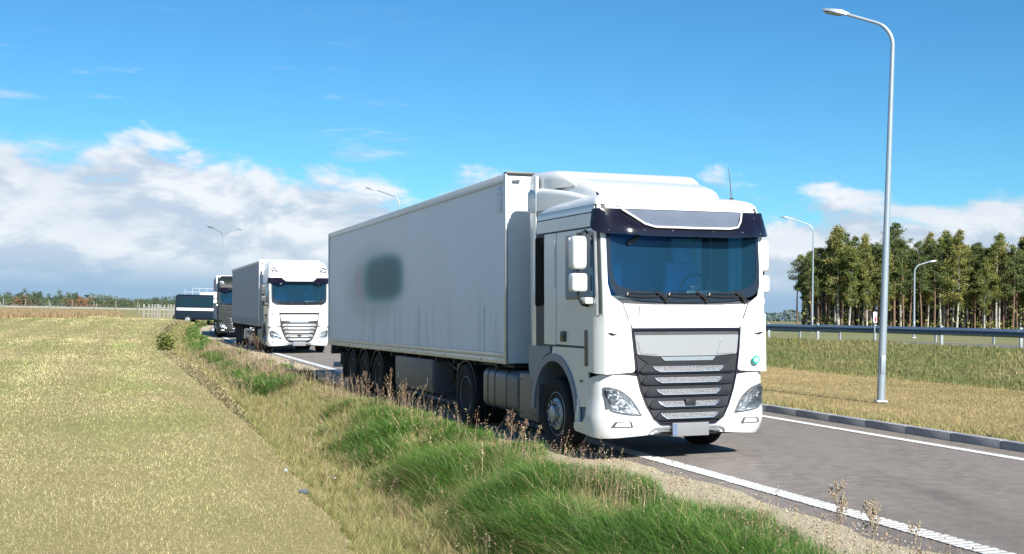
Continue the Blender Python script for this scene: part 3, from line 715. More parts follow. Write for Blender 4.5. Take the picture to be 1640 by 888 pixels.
    b.box((0, 5.0, 1.03), (.9, .95, .07), .02); b.box((0, 6.1, .72), (.9, .08, .2), .01); b.build('chassis', DUSTB, root)
    b = B(); b.box((0, 2.35, 1.65), (1.9, .12, 1.2), .02); b.build('cab_rear_equipment', BLACKP, root)
    wheel(root, -1.09, WY, False); wheel(root, 1.09, WY, False, 1)
    wheel(root, -1.09, 5.35, True, dual=True); wheel(root, 1.09, 5.35, True, 1, dual=True)
    for sg in (-1, 1):   # rear mudguards
        b = B(); b.loft([[Vector((sg * 1.22, y1, z1)), Vector((sg * 1.22, y2, z2)), Vector((sg * .62, y2, z2)), Vector((sg * .62, y1, z1))] for (y1, z1), (y2, z2) in zip(arc(.545, 170, 10, 16, 5.35, .5), arc(.56, 170, 10, 16, 5.35, .5))]); b.build('mudguard', BLACKP, root)
    # tank (near side) with straps, locker
    for sg in (-1, 1):
        def tsec(y, k=1.): return [Vector((sg * (.93 + px * k), y, .68 + pz * k)) for px, pz in rnd([(-.29, -.31), (.29, -.31), (.29, .31), (-.29, .31)], .14, 5)]
        b = B(); b.loft([tsec(2.98, .93), tsec(3.0, .98), tsec(3.02), tsec(4.46), tsec(4.48, .98), tsec(4.50, .93)]); tk = b.build('fuel_tank', TANK, root, smooth=50)
        b = B()
        for yy in (3.42, 3.94, 4.25): b.loft([tsec(yy, 1.02), tsec(yy + .035, 1.02)])
        b.build('tank_strap', BLACKP, tk)
        b = B(); b.box((sg * .96, 2.50, .66), (.56, .72, .68), .05, seg=3); lk = b.build('battery_box', TANK if sg < 0 else CHARC, root)
        b = B()
        for yy in (2.24, 2.76):
            for zz in (.42, .9): b.tube([(sg * 1.235, yy, zz), (sg * 1.247, yy, zz)], .014, 8)
        b.build('box_bolts', BLACKP, lk)
    return root

# fine mesh material for the grille inserts
MESHM = bpy.data.materials.new('honeycomb_mesh'); MESHM.use_nodes = True
t, b_ = ntree(MESHM); co = t.nodes.new('ShaderNodeTexCoord'); mp = t.nodes.new('ShaderNodeMapping'); mp.inputs['Scale'].default_value = (38, 1, 62)
vo = t.nodes.new('ShaderNodeTexVoronoi'); vo.inputs['Scale'].default_value = 1; vo.inputs['Randomness'].default_value = .25
rr = t.nodes.new('ShaderNodeMapRange'); rr.inputs[1].default_value = .28; rr.inputs[2].default_value = .50
mx = t.nodes.new('ShaderNodeMix'); mx.data_type = 'RGBA'; mx.inputs[6].default_value = (.015, .015, .018, 1); mx.inputs[7].default_value = (.20, .205, .22, 1)
t.links.new(co.outputs['Object'], mp.inputs[0]); t.links.new(mp.outputs[0], vo.inputs['Vector']); t.links.new(vo.outputs['Distance'], rr.inputs[0]); t.links.new(rr.outputs[0], mx.inputs[0]); t.links.new(mx.outputs[2], b_.inputs['Base Color'])
b_.inputs['Roughness'].default_value = .4

def trailer_side_mat():
    m = bpy.data.materials.new('reefer_side_panel'); m.use_nodes = True; t, b = ntree(m)
    b.inputs['Roughness'].default_value = .38; b.inputs['Specular IOR Level'].default_value = .12
    co = t.nodes.new('ShaderNodeTexCoord'); sp = t.nodes.new('ShaderNodeSeparateXYZ'); t.links.new(co.outputs['Object'], sp.inputs[0])
    def MM(op, a, b2=None):
        n = t.nodes.new('ShaderNodeMath'); n.operation = op
        for i, v in enumerate((a, b2)):
            if v is None: continue
            if isinstance(v, (int, float)): n.inputs[i].default_value = v
            else: t.links.new(v, n.inputs[i])
        return n.outputs[0]
    def blob(cy, cz, ry, rz, p):
        a = MM('DIVIDE', MM('SUBTRACT', sp.outputs[1], cy), ry); c = MM('DIVIDE', MM('SUBTRACT', sp.outputs[2], cz), rz)
        d = MM('ADD', MM('POWER', MM('ABSOLUTE', a), p), MM('POWER', MM('ABSOLUTE', c), p))
        n = t.nodes.new('ShaderNodeMapRange'); n.interpolation_type = 'SMOOTHSTEP'; n.inputs[1].default_value = 1.; n.inputs[2].default_value = .0; t.links.new(d, n.inputs[0]); return n.outputs[0]
    nz = t.nodes.new('ShaderNodeTexNoise'); nz.inputs['Scale'].default_value = .8; nz.inputs['Detail'].default_value = 5; t.links.new(co.outputs['Object'], nz.inputs['Vector'])
    prev = (.70, .745, .87)
    def mix(f, c, fac=1.):
        nonlocal prev
        n = t.nodes.new('ShaderNodeMix'); n.data_type = 'RGBA'; t.links.new(MM('MULTIPLY', f, fac), n.inputs[0])
        if isinstance(prev, tuple): n.inputs[6].default_value = (*prev, 1)
        else: t.links.new(prev, n.inputs[6])
        n.inputs[7].default_value = (*c, 1); prev = n.outputs[2]
    mix(nz.outputs['Fac'], (.64, .68, .79))
    # dirt streaks low on the panels
    mp = t.nodes.new('ShaderNodeMapping'); mp.inputs['Scale'].default_value = (1, 3.5, .5); t.links.new(co.outputs['Object'], mp.inputs[0])
    n3 = t.nodes.new('ShaderNodeTexNoise'); n3.inputs['Scale'].default_value = 1.; n3.inputs['Detail'].default_value = 6; t.links.new(mp.outputs[0], n3.inputs['Vector'])
    lo = t.nodes.new('ShaderNodeMapRange'); lo.inputs[1].default_value = 2.4; lo.inputs[2].default_value = 1.2; t.links.new(sp.outputs[2], lo.inputs[0])
    st = t.nodes.new('ShaderNodeMapRange'); st.inputs[1].default_value = .5; st.inputs[2].default_value = .75; t.links.new(n3.outputs['Fac'], st.inputs[0])
    mix(MM('MULTIPLY', lo.outputs[0], st.outputs[0]), (.33, .33, .32), .55)
    # soft blurred print: grey halo, teal block, faint red at its rear end
    mix(blob(11.9, 2.50, 3.6, 1.05, 2.), (.30, .37, .40), .6)
    mix(blob(13.0, 2.58, .9, .5, 2.2), (.40, .24, .26), .4)
    mix(blob(11.0, 2.60, 2.1, .60, 3.2), (.01, .26, .31), 1.)
    mix(blob(10.9, 2.60, 1.8, .50, 3.2), (.0, .115, .17), 1.)
    t.links.new(prev, b.inputs['Base Color']); return m
RSIDE = trailer_side_mat()

def make_trailer(root, kind, yf=3.17, L=13.55, zb=1.08, zt=3.93, detail=True):
    y0, y1 = yf, yf + L; Wt = 1.30; zc = (zb + zt) / 2
    side_m = RSIDE if kind == 'reefer' else CURT
    fr_m = WHITE2 if kind == 'reefer' else BOXW
    b = B(); b.box((0, (y0 + y1) / 2, zc), (2 * Wt - .04, L - .04, zt - zb - .02)); b.build('box_body', fr_m, root)
    # side panels
    def pf(sg): return lambda y, z, h: Vector((sg * (Wt + h), y, z))
    for sg in (-1, 1):
        if kind == 'reefer':
            b = B(); b.patch([(y0 + .06, zb + .17), (y1 - .05, zb + .17), (y1 - .05, zt - .12), (y0 + .06, zt - .12)], pf(sg), .02, .0, step=1.3, off=-.006); b.build('side_panel', side_m, root)
            b = B()
            for yy in (y0 + 1.05, y0 + 4.9, y0 + 8.7): b.box((sg * (Wt - .002), yy, zb + .5), (.006, .012, .72))
            b.build('panel_seam', ALU, root)
            b = B(); b.box((sg * (Wt - .004), (y0 + y1) / 2, zt - .06), (.03, L, .12), .006); b.build('top_rail', BOXW, root)
            b = B(); b.box((sg * (Wt + .004), (y0 + y1) / 2, zt - .115), (.014, L - .02, .022), .003); b.build('top_rail_lip', ALU, root)
            b = B(); b.box((sg * (Wt - .004), (y0 + y1) / 2, zb + .045), (.03, L, .09), .004); b.build('lower_rail', ALU, root)
            b = B(); b.box((sg * (Wt + .002), (y0 + y1) / 2, zb + .13), (.02, L - .02, .065), .004); b.build('lower_rail_lip', ALU, root)
            b = B(); b.box((sg * (Wt + .003), y0 + .045, zc), (.022, .09, zt - zb - .03), .006); b.build('corner_post', ALU, root)
            b = B(); b.box((sg * (Wt + .003), y1 - .04, zc), (.022, .08, zt - zb - .03), .006); b.build('corner_post', BLACKP if sg > 0 else ALU, root)
            if sg < 0:
                b = B(); b.box((-(Wt + .0), y0 + .33, zt - .36), (.010, .20, .40), .002); tg = b.build('marker_sticker', mat('pale_blue_print', (.52, .60, .70), .5), root)
                b = B()
                for k in range(4): b.box((-(Wt + .008), y0 + .33, zt - .48 + .08 * k), (.004, .13, .03))
                b.build('sticker_print', mat('pale_print', (.68, .72, .78), .5), tg)
            b = B()
            for k in range(7): b.box((sg * (Wt + .012), y0 + 1.2 + k * 1.95, zb + .045), (.01, .08, .03), .002)
            b.build('side_reflector', mat('amber_reflector', (.45, .30, .12), .3), root)
        else:
            n = 5
            b = B(); ny = 90; rings = []
            for k in range(ny + 1):
                yy = y0 + .12 + (L - .24) * k / ny; w = Wt + .006 * math.sin(k * 1.1)
                rings.append([Vector((sg * w, yy, zb + .30)), Vector((sg * (w + .004), yy, zc)), Vector((sg * w, yy, zt - .10))])
            b.loft(rings, closed=False, cap=False); b.build('curtain', side_m, root)
            b = B(); b.box((sg * (Wt - .002), (y0 + y1) / 2, zb + .16), (.02, L - .1, .26)); b.build('curtain_skirt', CURTD, root)
            b = B(); b.box((sg * Wt, (y0 + y1) / 2, zt - .05), (.03, L, .10), .006); b.build('top_rail', ALU, root)
            st = B(); st.box((0, 0, 0), (.016, .035, .34)); sm = st.mesh('curtain_strap'); sm.materials.append(ALU)
            for k in range(24): link_mesh('curtain_strap', sm, root, (sg * (Wt + .012), y0 + .4 + k * .55, zb + .18))
            b = B(); b.box((sg * Wt, y0 + .05, zc), (.04, .10, zt - zb), .01); b.build('corner_post', WHITE2, root)
    # roof edge, front top
    b = B(); b.box((0, y0 + .06, zt + .005), (2 * Wt + .01, .14, .05), .012); b.build('roof_edge', BLACKP if kind == 'reefer' else ALU, root)
    b = B(); b.box((0, (y0 + y1) / 2, zt), (2 * Wt - .02, L - .02, .02), .006); b.build('roof', BOXW, root)
    for sx in (-1.15, 1.15): b = B(); b.box((sx, y0 - .006, zt - .11), (.12, .02, .045), .01); b.build('front_marker', GREYP, root)
    # --- undercarriage
    b = B()
    for sx in (-.45, .45): b.box((sx, (y0 + y1) / 2 + .5, zb - .12), (.10, L - 1.4, .22), .01)
    for k in range(12): b.box((0, y0 + .7 + k * 1.1, zb - .05), (2.45, .08, .10))
    b.box((0, y0 + 1.2, zb - .04), (2.3, 2.2, .05))
    b.build('chassis', DUSTB, root)
    ax = [y0 + 8.35, y0 + 9.65, y0 + 10.95]
    for y in ax:
        b = B(); b.tube([(-.95, y, .5), (.95, y, .5)], .065, 8); b.build('axle', DUSTB, root)
        for sg in (-1, 1): wheel(root, sg * 1.11, y, True, sg)
    for sg in (-1, 1):
        for y in ax:
            b = B(); b.loft([[Vector((sg * 1.27, y + math.cos(a) * .585, .5 + math.sin(a) * .56)), Vector((sg * 1.27, y + math.cos(a) * .60, .5 + math.sin(a) * .575)), Vector((sg * .9, y + math.cos(a) * .60, .5 + math.sin(a) * .575)), Vector((sg * .9, y + math.cos(a) * .585, .5 + math.sin(a) * .56))] for a in [R(20 + 14 * k) for k in range(11)]]); b.build('mudguard', BLACKP, root)
        if kind == 'reefer':
            b = B(); b.box((sg * 1.08, y0 + 5.35, .71), (.40, 2.75, .60), .03); pb = b.build('pallet_box', CHARC, root)
            b = B(); b.box((sg * 1.284, y0 + 5.35, .72), (.012, 2.66, .52), .004); b.build('pallet_box_door', CHARC, pb)
            b = B()
            for k in range(2): b.box((sg * 1.294, y0 + 4.3 + 2.1 * k, .62), (.012, .06, .12), .004)
            b.build('latch', ALU, pb)
        else:
            b = B(); b.box((sg * 1.1, y0 + 6.7, .62), (.34, .55, .46), .02); pb = b.build('tool_box', BOXW, root)
            b = B()
            for zz in (.55, .85): b.box((sg * 1.24, y0 + 5.0, zz), (.03, 3.2, .10), .006)
            b.build('side_guard', ALU, root)
        # landing leg
        b = B(); b.box((sg * .95, y0 + 3.35, .72), (.12, .16, .75), .015); b.box((sg * .95, y0 + 3.35, .28), (.22, .26, .04), .01)
        b.tube([(sg * .95, y0 + 3.35, .9), (sg * .5, y0 + 3.35, .95)], .03, 6); b.tube([(sg * 1.0, y0 + 3.42, .85), (sg * 1.0, y0 + 4.0, .98)], .02, 6); b.build('landing_leg', CHARC, root)
        # rear corner flap
        b = B(); b.box((sg * 1.08, y0 + 11.85, .62), (.40, .02, .62), .004); b.build('mud_flap', BLACKP, root)
    b = B(); b.box((0, y1 - .25, .58), (2.44, .10, .13), .015); b.build('rear_bumper', ALU, root)
    b = B()
    for sx in (-1.0, 1.0): b.box((sx, y1 - .30, .84), (.08, .1, .5), .01)
    b.box((0, y1 - .12, zb - .12), (2.5, .12, .22), .02); b.build('rear_frame', BLACKP, root)
    for sx in (-1, 1): b = B(); b.box((sx, y1 - .03, zb - .12), (.4, .05, .12), .015); b.build('tail_light', REDL, root)
    b = B(); b.box((0, y1 + .0, zc), (2.5, .03, zt - zb - .1), .006); rd = b.build('rear_door', fr_m, root)
    b = B()
    for sx in (-.9, -.3, .3, .9): b.tube([(sx, y1 + .04, zb + .1), (sx, y1 + .04, zt - .1)], .018, 6)
    b.build('locking_bar', ALU, rd)
    # air and spare bits between cab and trailer
    return root

# ---- first truck
TZ = lambda x, y: float(ground_z(-x * math.sin(A) + y * math.cos(A), x * VX + y * VY))
tx, ty = 2.278, 14.99
tr1 = thing('truck_tractor', 'nearest white truck cab with smoked dark visor and low roof fairing', 'truck', (tx, ty, .012 + .02 * (tx * VX + ty * VY - 6.5)), (0, -.02, R(20)))
tr1.location.x = 2.275; tr1.location.y = 14.91; tr1.rotation_euler.z = R(20.8); tr1.scale = (.96, 1, .99); make_tractor(tr1, WHITE)
# round green badge with figure on the far corner
bb = B(); c = wrap(1.02, 1.27, .052); bb.tube([c + Vector((0, .004, 0)), c + Vector((0.0, -.006, 0))], .055, 24); bd = bb.build('round_badge', mat('green_badge', (.0, .36, .22), .4), tr1)
bb = B(); bb.tube([c + Vector((0, -.005, 0)), c + Vector((0, -.009, 0))], .033, 20); bb.build('badge_disc', mat('badge_pale', (.55, .80, .68), .4), bd)
text_part('badge_figure', '8', .06, MATS['green_badge'], bd, c + Vector((0, -.011, 0)), (R(90), 0, R(12)))
# small scuffs on the bonnet
bb = B()
for (u, z, h) in ((-.72, 1.86, .05), (-.70, 1.93, .10), (-.50, 1.80, .03), (-.49, 1.93, .03)): bb.box(wrap(u, z, .006), (.008, .008, h))
bb.build('bonnet_scuff', mat('scuff_grey', (.30, .30, .32), .7), tr1)
bb = B(); bb.box((0, 0, 0), (.19, .06, .06), .02); ob = bb.build('windscreen_sensor', BLACKP, tr1); ob.location = wrap(-.78, 2.80, .03); ob.rotation_euler = (0, -.5, 0)

tl1 = thing('box_trailer', 'long plain white refrigerated box trailer with a blurred teal print, nearest the camera', 'trailer', (2.278, 14.99, tr1.location.z), (-.009, -.02, R(20)))
make_trailer(tl1, 'reefer'); tl1.location.z += .03

# ---- second truck
tx, ty = -8.72, 48.6
tr2 = thing('truck_tractor', 'second white truck cab with tall roof and two roof lamps, parked behind the nearest truck', 'truck', (tx, ty, .012 + .02 * (tx * VX + ty * VY - 6.5)), (0, -.02, R(18.3)))
make_tractor(tr2, WHITE, high=True, mirrors=GREYP, band=WHITE, bars=GREYP)
tl2 = thing('curtain_trailer', 'blue grey curtain-sided trailer coupled behind the second white cab', 'trailer', tr2.location, (0, -.02, R(18.3)))
make_trailer(tl2, 'curtain', yf=3.0)
# ---- third truck
tx, ty = -16.95, 73.3
tr3 = thing('truck_tractor', 'dark grey green truck cab, third in the line and half hidden by the curtain-sided trailer', 'truck', (tx, ty, .012 + .02 * (7.2 - 6.5)), (0, -.02, R(15)))
make_tractor(tr3, DARKG, high=True, detail=False, mirrors=WHITE2, band=DARKG)
tl3 = thing('curtain_trailer', 'grey trailer coupled behind the dark third cab, only a sliver of its side in view', 'trailer', tr3.location, (0, -.02, R(15)))
make_trailer(tl3, 'curtain', yf=3.0)

# ------------------------------------------------------------------ street lamps
def lamp(x, y, z, h, arm_to, label, lean=(0, 0), r0=.07, second=None, reach=1.9, group=None, headk=1.):
    """arm_to: azimuth of the arm"""
    o = thing('street_lamp', label, 'street lamp', (x, y, z), (lean[0], lean[1], 0), group)
    rc = .30 + .17 * reach
    def arm(azm, rc, hh, tag_='arm'):
        dx, dy = math.cos(azm), math.sin(azm); pts = []
        for k in range(9):
            a = R(72) * k / 8; pts.append(Vector((dx * rc * (1 - math.cos(a)), dy * rc * (1 - math.cos(a)), hh - rc * 1.1 + rc * 1.1 * math.sin(a) )))
        e = pts[-1]; L = reach * .62
        tip = e + Vector((dx * L, dy * L, L * math.tan(R(18)))); pts.append((e + tip) / 2); pts.append(tip)
        b = B(); b.tube(pts, [.042] * 4 + [.038] * 3 + [.032] * 4, 10); b.build(tag_, GALVP, o)
        d = Vector((dx, dy, math.tan(R(12)))).normalized(); sd = Vector((-dy, dx, 0)); up = d.cross(sd) * -1
        if up.z < 0: up = -up
        b = B(); rings = []
        for q, w, hh2 in ((-.12, .035, .03), (.0, .06, .045), (.10, .13, .05), (.35, .155, .045), (.60, .14, .03), (.70, .08, .015)):
            c = tip + d * q * headk; w *= headk
            rings.append([c + sd * w - up * .02, c + sd * w * .8 + up * hh2, c - sd * w * .8 + up * hh2, c - sd * w - up * .02])
        b.loft(rings); hd = b.build('lamp_head', GALVP, o)
        b = B(); c = tip + d * .36 * headk - up * .030; rings = []
        for q, w in ((-.25, .11), (.0, .135), (.26, .10)): rings.append([c + d * q * headk + sd * w * headk, c + d * q * headk - sd * w * headk, c + d * q * headk - sd * w * headk - up * .02, c + d * q * headk + sd * w * headk - up * .02])
        b.loft(rings); b.build('lamp_panel', LAMPG, hd)
    b = B(); b.tube([(0, 0, 0), (0, 0, .9), (0, 0, h * .4), (0, 0, h - rc * 1.1)], [r0, r0 * .96, r0 * .82, .043], 16); b.build('pole', GALVP, o)
    b = B(); b.box((0, 0, .02), (.22, .22, .04), .008); b.build('base_plate', GALV, o)
    b = B(); b.box((0, -r0 * .95, .75), (.085, .02, .35), .006); b.build('service_hatch', GALVP, o)
    arm(arm_to, rc, h)
    if second is not None: arm(second, rc, h)
    return o
def place(px, d): return (px - 820) / 1883 * d
lamp(7.40, 23.5, .22, 7.66, R(180 - 16), 'nearest tall grey street lamp standing in the dry grass strip beyond the kerb', lean=(0, R(1.35)), r0=.078, reach=1.0, headk=.64)
lamp(-5.62, 58, .22, 7.4, R(180 - 12), 'street lamp rising behind the white box trailer', reach=1.4, headk=.8)
lamp(-22.7, 92, .3, 7.55, R(238), 'double-armed street lamp far off above the third truck', second=R(5), reach=1.2, headk=.8, r0=.05)
lamp(place(1302, 82), 82, 1.0, 7.6, R(180 - 10), 'street lamp behind the guardrail at the left end of the wood', reach=1.9)
lamp(place(1465, 66), 66, .95, 4.15, R(0), 'short street lamp with arm to the right in front of the birch trunks', r0=.06, reach=.75, headk=.7)

# ------------------------------------------------------------------ guardrails
def guardrail(T, s0, s1, step, label, group=None, m=GALV, facing=-1, z_off=0.):
    x0, y0 = wxy(s0, T, False); o = thing('guardrail', label, 'guardrail', (float(x0), float(y0), 0))
    def L(s, t, z): x, y = wxy(s, t, False); return Vector((float(x - x0), float(y - y0), z))
    prof = [(0, .36), (.04, .40), (.075, .44), (.04, .48), (.01, .50), (.04, .52), (.075, .56), (.04, .60), (0, .65)]
    k = 0; s = s0
    while s < s1 - .01:
        e = min(s + step, s1); b = B(); zz = float(ground_z(s, T)) + z_off
        f = [L(s + .0, T + facing * a, zz + h) for a, h in prof]; g = [L(e + .0, T + facing * a * .97, zz + h) for a, h in prof]
        bk = [p + Vector((VX * .006, VY * .006, 0)) for p in f]; gk = [p + Vector((VX * .006, VY * .006, 0)) for p in g]
        b.loft([f + bk[::-1], g + gk[::-1]]); b.build('rail', m, o)
        b = B(); c = L(s, T + .06, zz + .18); b.box((c.x, c.y, zz + .28), (.11, .06, .86), .006, rot=Euler((0, 0, A))); b.build('post', GALV, o)
        s = e
    return o
RAILB = mat('blue_grey_rail', (.20, .27, .36), .4, metal=.5, noise=.15, nscale=3)
guardrail(29.2, 8, 140, 4., 'near blue-grey steel guardrail along the top of the grassy bank', m=RAILB)
guardrail(38.6, 20, 180, 4., 'far guardrail on the other side of the upper road', m=RAILB, facing=1, z_off=.02)
# red and white marker board
x = place(1402, 46.5); mk = thing('marker_board', 'small red and white marker board standing at the guardrail', 'sign', (x, 46.5, .98))
b = B(); b.tube([(0, 0, 0), (0, 0, 1.25)], .025, 8); b.build('post', GALV, mk)
b = B(); b.box((0, -.04, 1.02), (.15, .012, .42), .02); b.build('board', mat('white_board', (.8, .8, .8), .5), mk)
b = B(); b.box((.02, -.052, .94), (.06, .008, .2), .015); b.build('red_reflector', mat('red_reflector', (.62, .03, .05), .35), mk)

# ------------------------------------------------------------------ trees
def leafmat(name, c1, c2, c3):
    m = bpy.data.materials.new(name); m.use_nodes = True; t, b = ntree(m); b.inputs['Roughness'].default_value = .65; b.inputs['Specular IOR Level'].default_value = .25
    a = t.nodes.new('ShaderNodeAttribute'); a.attribute_name = 'tint'; oi = t.nodes.new('ShaderNodeObjectInfo')
    ad = t.nodes.new('ShaderNodeMath'); ad.operation = 'ADD'; t.links.new(a.outputs['Fac'], ad.inputs[0])
    mu = t.nodes.new('ShaderNodeMath'); mu.operation = 'MULTIPLY_ADD'; mu.inputs[1].default_value = .5; mu.inputs[2].default_value = -.25; t.links.new(oi.outputs['Random'], mu.inputs[0]); t.links.new(mu.outputs[0], ad.inputs[1])
    r = t.nodes.new('ShaderNodeValToRGB'); r.color_ramp.elements[0].color = (*c1, 1); r.color_ramp.elements[1].color = (*c3, 1); e = r.color_ramp.elements.new(.5); e.color = (*c2, 1)
    t.links.new(ad.outputs[0], r.inputs[0]); t.links.new(r.outputs[0], b.inputs['Base Color'])
    b.inputs['Transmission Weight'].default_value = 0
    return m
L_BIRCH = leafmat('birch_leaves', (.075, .105, .025), (.150, .165, .042), (.25, .215, .065))
L_PINE = leafmat('pine_needles', (.045, .068, .022), (.085, .115, .034), (.14, .165, .05))
L_RUST = leafmat('autumn_leaves', (.09, .085, .03), (.19, .10, .05), (.26, .12, .06))
L_FAR = leafmat('far_leaves', (.04, .07, .045), (.07, .10, .05), (.12, .13, .06))
BARKB = mat('birch_bark', (.46, .43, .38), .8, noise=.7, nscale=1.6)
BARKP = mat('pine_bark', (.20, .125, .085), .9, noise=.45, nscale=2)
BARKD = mat('dark_bark', (.07, .06, .05), .9, noise=.3, nscale=2)
def quads_mesh(name, C, Nn, S, tint, m, asp=.7):
    """C centres, random orientation quads of size S"""
    n = len(C); a = RNG.normal(size=(n, 3)); a /= np.linalg.norm(a, axis=1)[:, None]; b = np.cross(a, RNG.normal(size=(n, 3))); b /= np.linalg.norm(b, axis=1)[:, None]
    S = S[:, None]; v = np.stack([C - a * S, C + b * S * asp * .8, C + a * S, C - b * S * asp], 1).reshape(-1, 3)
    f = np.arange(n * 4).reshape(n, 4); me = bpy.data.meshes.new(name)
    me.vertices.add(n * 4); me.vertices.foreach_set('co', v.ravel()); me.loops.add(n * 4); me.loops.foreach_set('vertex_index', f.ravel().astype(np.int32))
    me.polygons.add(n); me.polygons.foreach_set('loop_start', (np.arange(n) * 4).astype(np.int32)); me.update(calc_edges=True)
    at = me.attributes.new('tint', 'FLOAT', 'POINT'); at.data.foreach_set('value', np.repeat(tint, 4).astype(np.float32)); me.materials.append(m); me.validate(); return me
def tree_proto(kind, h, seed):
    rg = random.Random(seed); tb = B(); C = []; S = []; T = []
    lean = (rg.uniform(-.035, .035) * h, rg.uniform(-.03, .03) * h)
    def tp(z): q = z / h; return Vector((lean[0] * q + .12 * math.sin(q * 5 + seed), lean[1] * q + .1 * math.cos(q * 4 + seed), z))
    r0 = .17 if kind == 'birch' else .16
    tb.tube([tp(h * k / 10) for k in range(11)], [r0 * (1 - .085 * k) for k in range(11)], 6)
    def clump(c, r, n, base):
        for _ in range(n):
            d = Vector((rg.gauss(0, 1), rg.gauss(0, 1), rg.gauss(0, 1))); d.normalize(); d *= r * (rg.random() ** .6)
            C.append((c.x + d.x, c.y + d.y, c.z + d.z * .75)); S.append(rg.uniform(.05, .125)); T.append(min(1, max(0, base + rg.gauss(0, .12))))
    if kind == 'birch':
        lo = rg.uniform(.16, .38); nb = 44
        for k in range(nb):
            q = lo + (1 - lo) * (k / nb) ** .9; z = h * q; p = tp(z); L = (math.sin(math.pi * min(1, (q - lo) / (1 - lo) * .72 + .22)) ** 1.2) * h * .105 + .18; L *= rg.uniform(.55, 1.15); az_ = rg.uniform(0, 6.28)
            e = p + Vector((math.cos(az_) * L, math.sin(az_) * L, L * rg.uniform(.3, 1.)))
            tb.tube([p, (p + e) / 2 + Vector((0, 0, .12)), e], [.035, .022, .01], 4)
            base = rg.uniform(.15, .85)
            for j in range(3): clump(p.lerp(e, .35 + .35 * j) + Vector((0, 0, -.15 * j)), rg.uniform(.38, .80), 62, base + rg.uniform(-.15, .15))
        clump(tp(h * .985), .32, 40, rg.uniform(.5, .9))
    else:
        lo = rg.uniform(.36, .55); nb = 32
        for k in range(nb):
            q = lo + (1 - lo) * k / nb; z = h * q; p = tp(z); L = (math.sin(math.pi * min(1, (q - lo) / (1 - lo) * .8 + .2))) * h * .10 + .3; L *= rg.uniform(.7, 1.2); az_ = rg.uniform(0, 6.28)
            e = p + Vector((math.cos(az_) * L, math.sin(az_) * L, L * rg.uniform(-.1, .4)))
            tb.tube([p, e], [.04, .015], 4); base = rg.uniform(.1, .8)
            for j in range(3): clump(p.lerp(e, .4 + .35 * j), rg.uniform(.38, .70), 60, base + rg.uniform(-.1, .1))
        clump(tp(h * .98), .55, 60, .5)
        for k in range(7):   # dead stubs
            z = h * rg.uniform(.25, lo); p = tp(z); az_ = rg.uniform(0, 6.28); tb.tube([p, p + Vector((math.cos(az_) * .7, math.sin(az_) * .7, .15))], [.02, .008], 3)
    tm = tb.mesh('trunk'); tm.materials.append(BARKB if kind == 'birch' else BARKP)
    cm = quads_mesh('crown', np.array(C), None, np.array(S) * (1. if kind == 'birch' else .95), np.array(T), L_BIRCH if kind == 'birch' else L_PINE, .7)
    return tm, cm
HB = [12.6, 11.6, 13.2, 12.0, 10.9]; HP = [12.2, 11.4, 12.8, 11.8]
PB = [tree_proto('birch', h, 3 + i) for i, h in enumerate(HB)]; PP = [tree_proto('pine', h, 31 + i) for i, h in enumerate(HP)]
def put_tree(kind, i, x, y, z, sc, label, group):
    tm, cm = (PB if kind == 'birch' else PP)[i]
    o = thing('birch_tree' if kind == 'birch' else 'pine_tree', label, 'tree', (x, y, z), (0, 0, random.uniform(0, 6.28)), group); w_ = random.uniform(.72, .98); o.scale = (sc * w_, sc * w_, sc)
    link_mesh('trunk', tm, o); link_mesh('crown', cm, o); return o
random.seed(21)
front = []
pxs = np.linspace(1281, 1720, 58)
TREE_TOP = [(a_, b_ * .965) for a_, b_ in [(1270, .80), (1290, .88), (1320, .94), (1345, 1.06), (1375, 1.05), (1400, .92), (1435, 1.08), (1455, .94), (1480, 1.06), (1515, 1.02), (1545, 1.00), (1580, .92), (1600, .98), (1620, 1.04), (1800, 1.02)]]
for j, px in enumerate(pxs):
    px = px + random.uniform(-4, 4); d = 147 + random.uniform(-4, 5) ; x = place(px, d); sc = lerp(TREE_TOP, px) * random.uniform(.86, 1.02)
    kind = 'pine' if (px < 1312 or random.random() < .38) else 'birch'
    lb_ = {0: 'leftmost pine of the wood, standing alone against the sky', 57: 'rightmost tree in the front row of the wood'}.get(j)
    put_tree(kind, random.randrange(5 if kind == 'birch' else 4), x, d, .95, sc, lb_ or ('slender birch with pale trunk in the front row of the wood' if kind == 'birch' else 'pine with bare brown trunk in the front row of the wood'), 'birches along the edge of the wood' if kind == 'birch' else 'pines along the edge of the wood')
for j in range(125):
    px = random.uniform(1280, 1760); d = random.uniform(154, 178); x = place(px, d) + (d - 150) * .05; sc = lerp(TREE_TOP, px) * random.uniform(.86, 1.0)
    kind = 'pine' if random.random() < .6 else 'birch'
    put_tree(kind, random.randrange(5 if kind == 'birch' else 4), x, d, .95, sc, ('birch deeper in the wood behind the front row' if kind == 'birch' else 'dark pine deeper in the wood behind the front row'), 'birches deeper in the wood' if kind == 'birch' else 'pines deeper in the wood')
# mass of wood behind
def merged_wood():
    V = []; F = []; T = []; nv = 0; TV = []; TF = []; tn = 0
    for j in range(150):
        px = random.uniform(1290, 1830); d = random.uniform(178, 232); x = place(px, d) + 2; sc = lerp(TREE_TOP, px) * random.uniform(.9, 1.06); tm, cm = random.choice(PP)
        n = len(cm.vertices); a = np.empty(n * 3); cm.vertices.foreach_get('co', a); a = a.reshape(-1, 4, 3)[::2]; a = a.reshape(-1, 3) * sc; rz = random.uniform(0, 6.28); c, s_ = math.cos(rz), math.sin(rz)
        a = a @ np.array([[c, s_, 0], [-s_, c, 0], [0, 0, 1]]) + np.array([x, d, .9]); V.append(a)
    V = np.concatenate(V); n = len(V) // 4; cen = V.reshape(n, 4, 3).mean(1)
    me = quads_mesh('wood_mass', cen, None, RNG.uniform(.16, .32, n), RNG.uniform(0, .7, n), L_PINE); return me
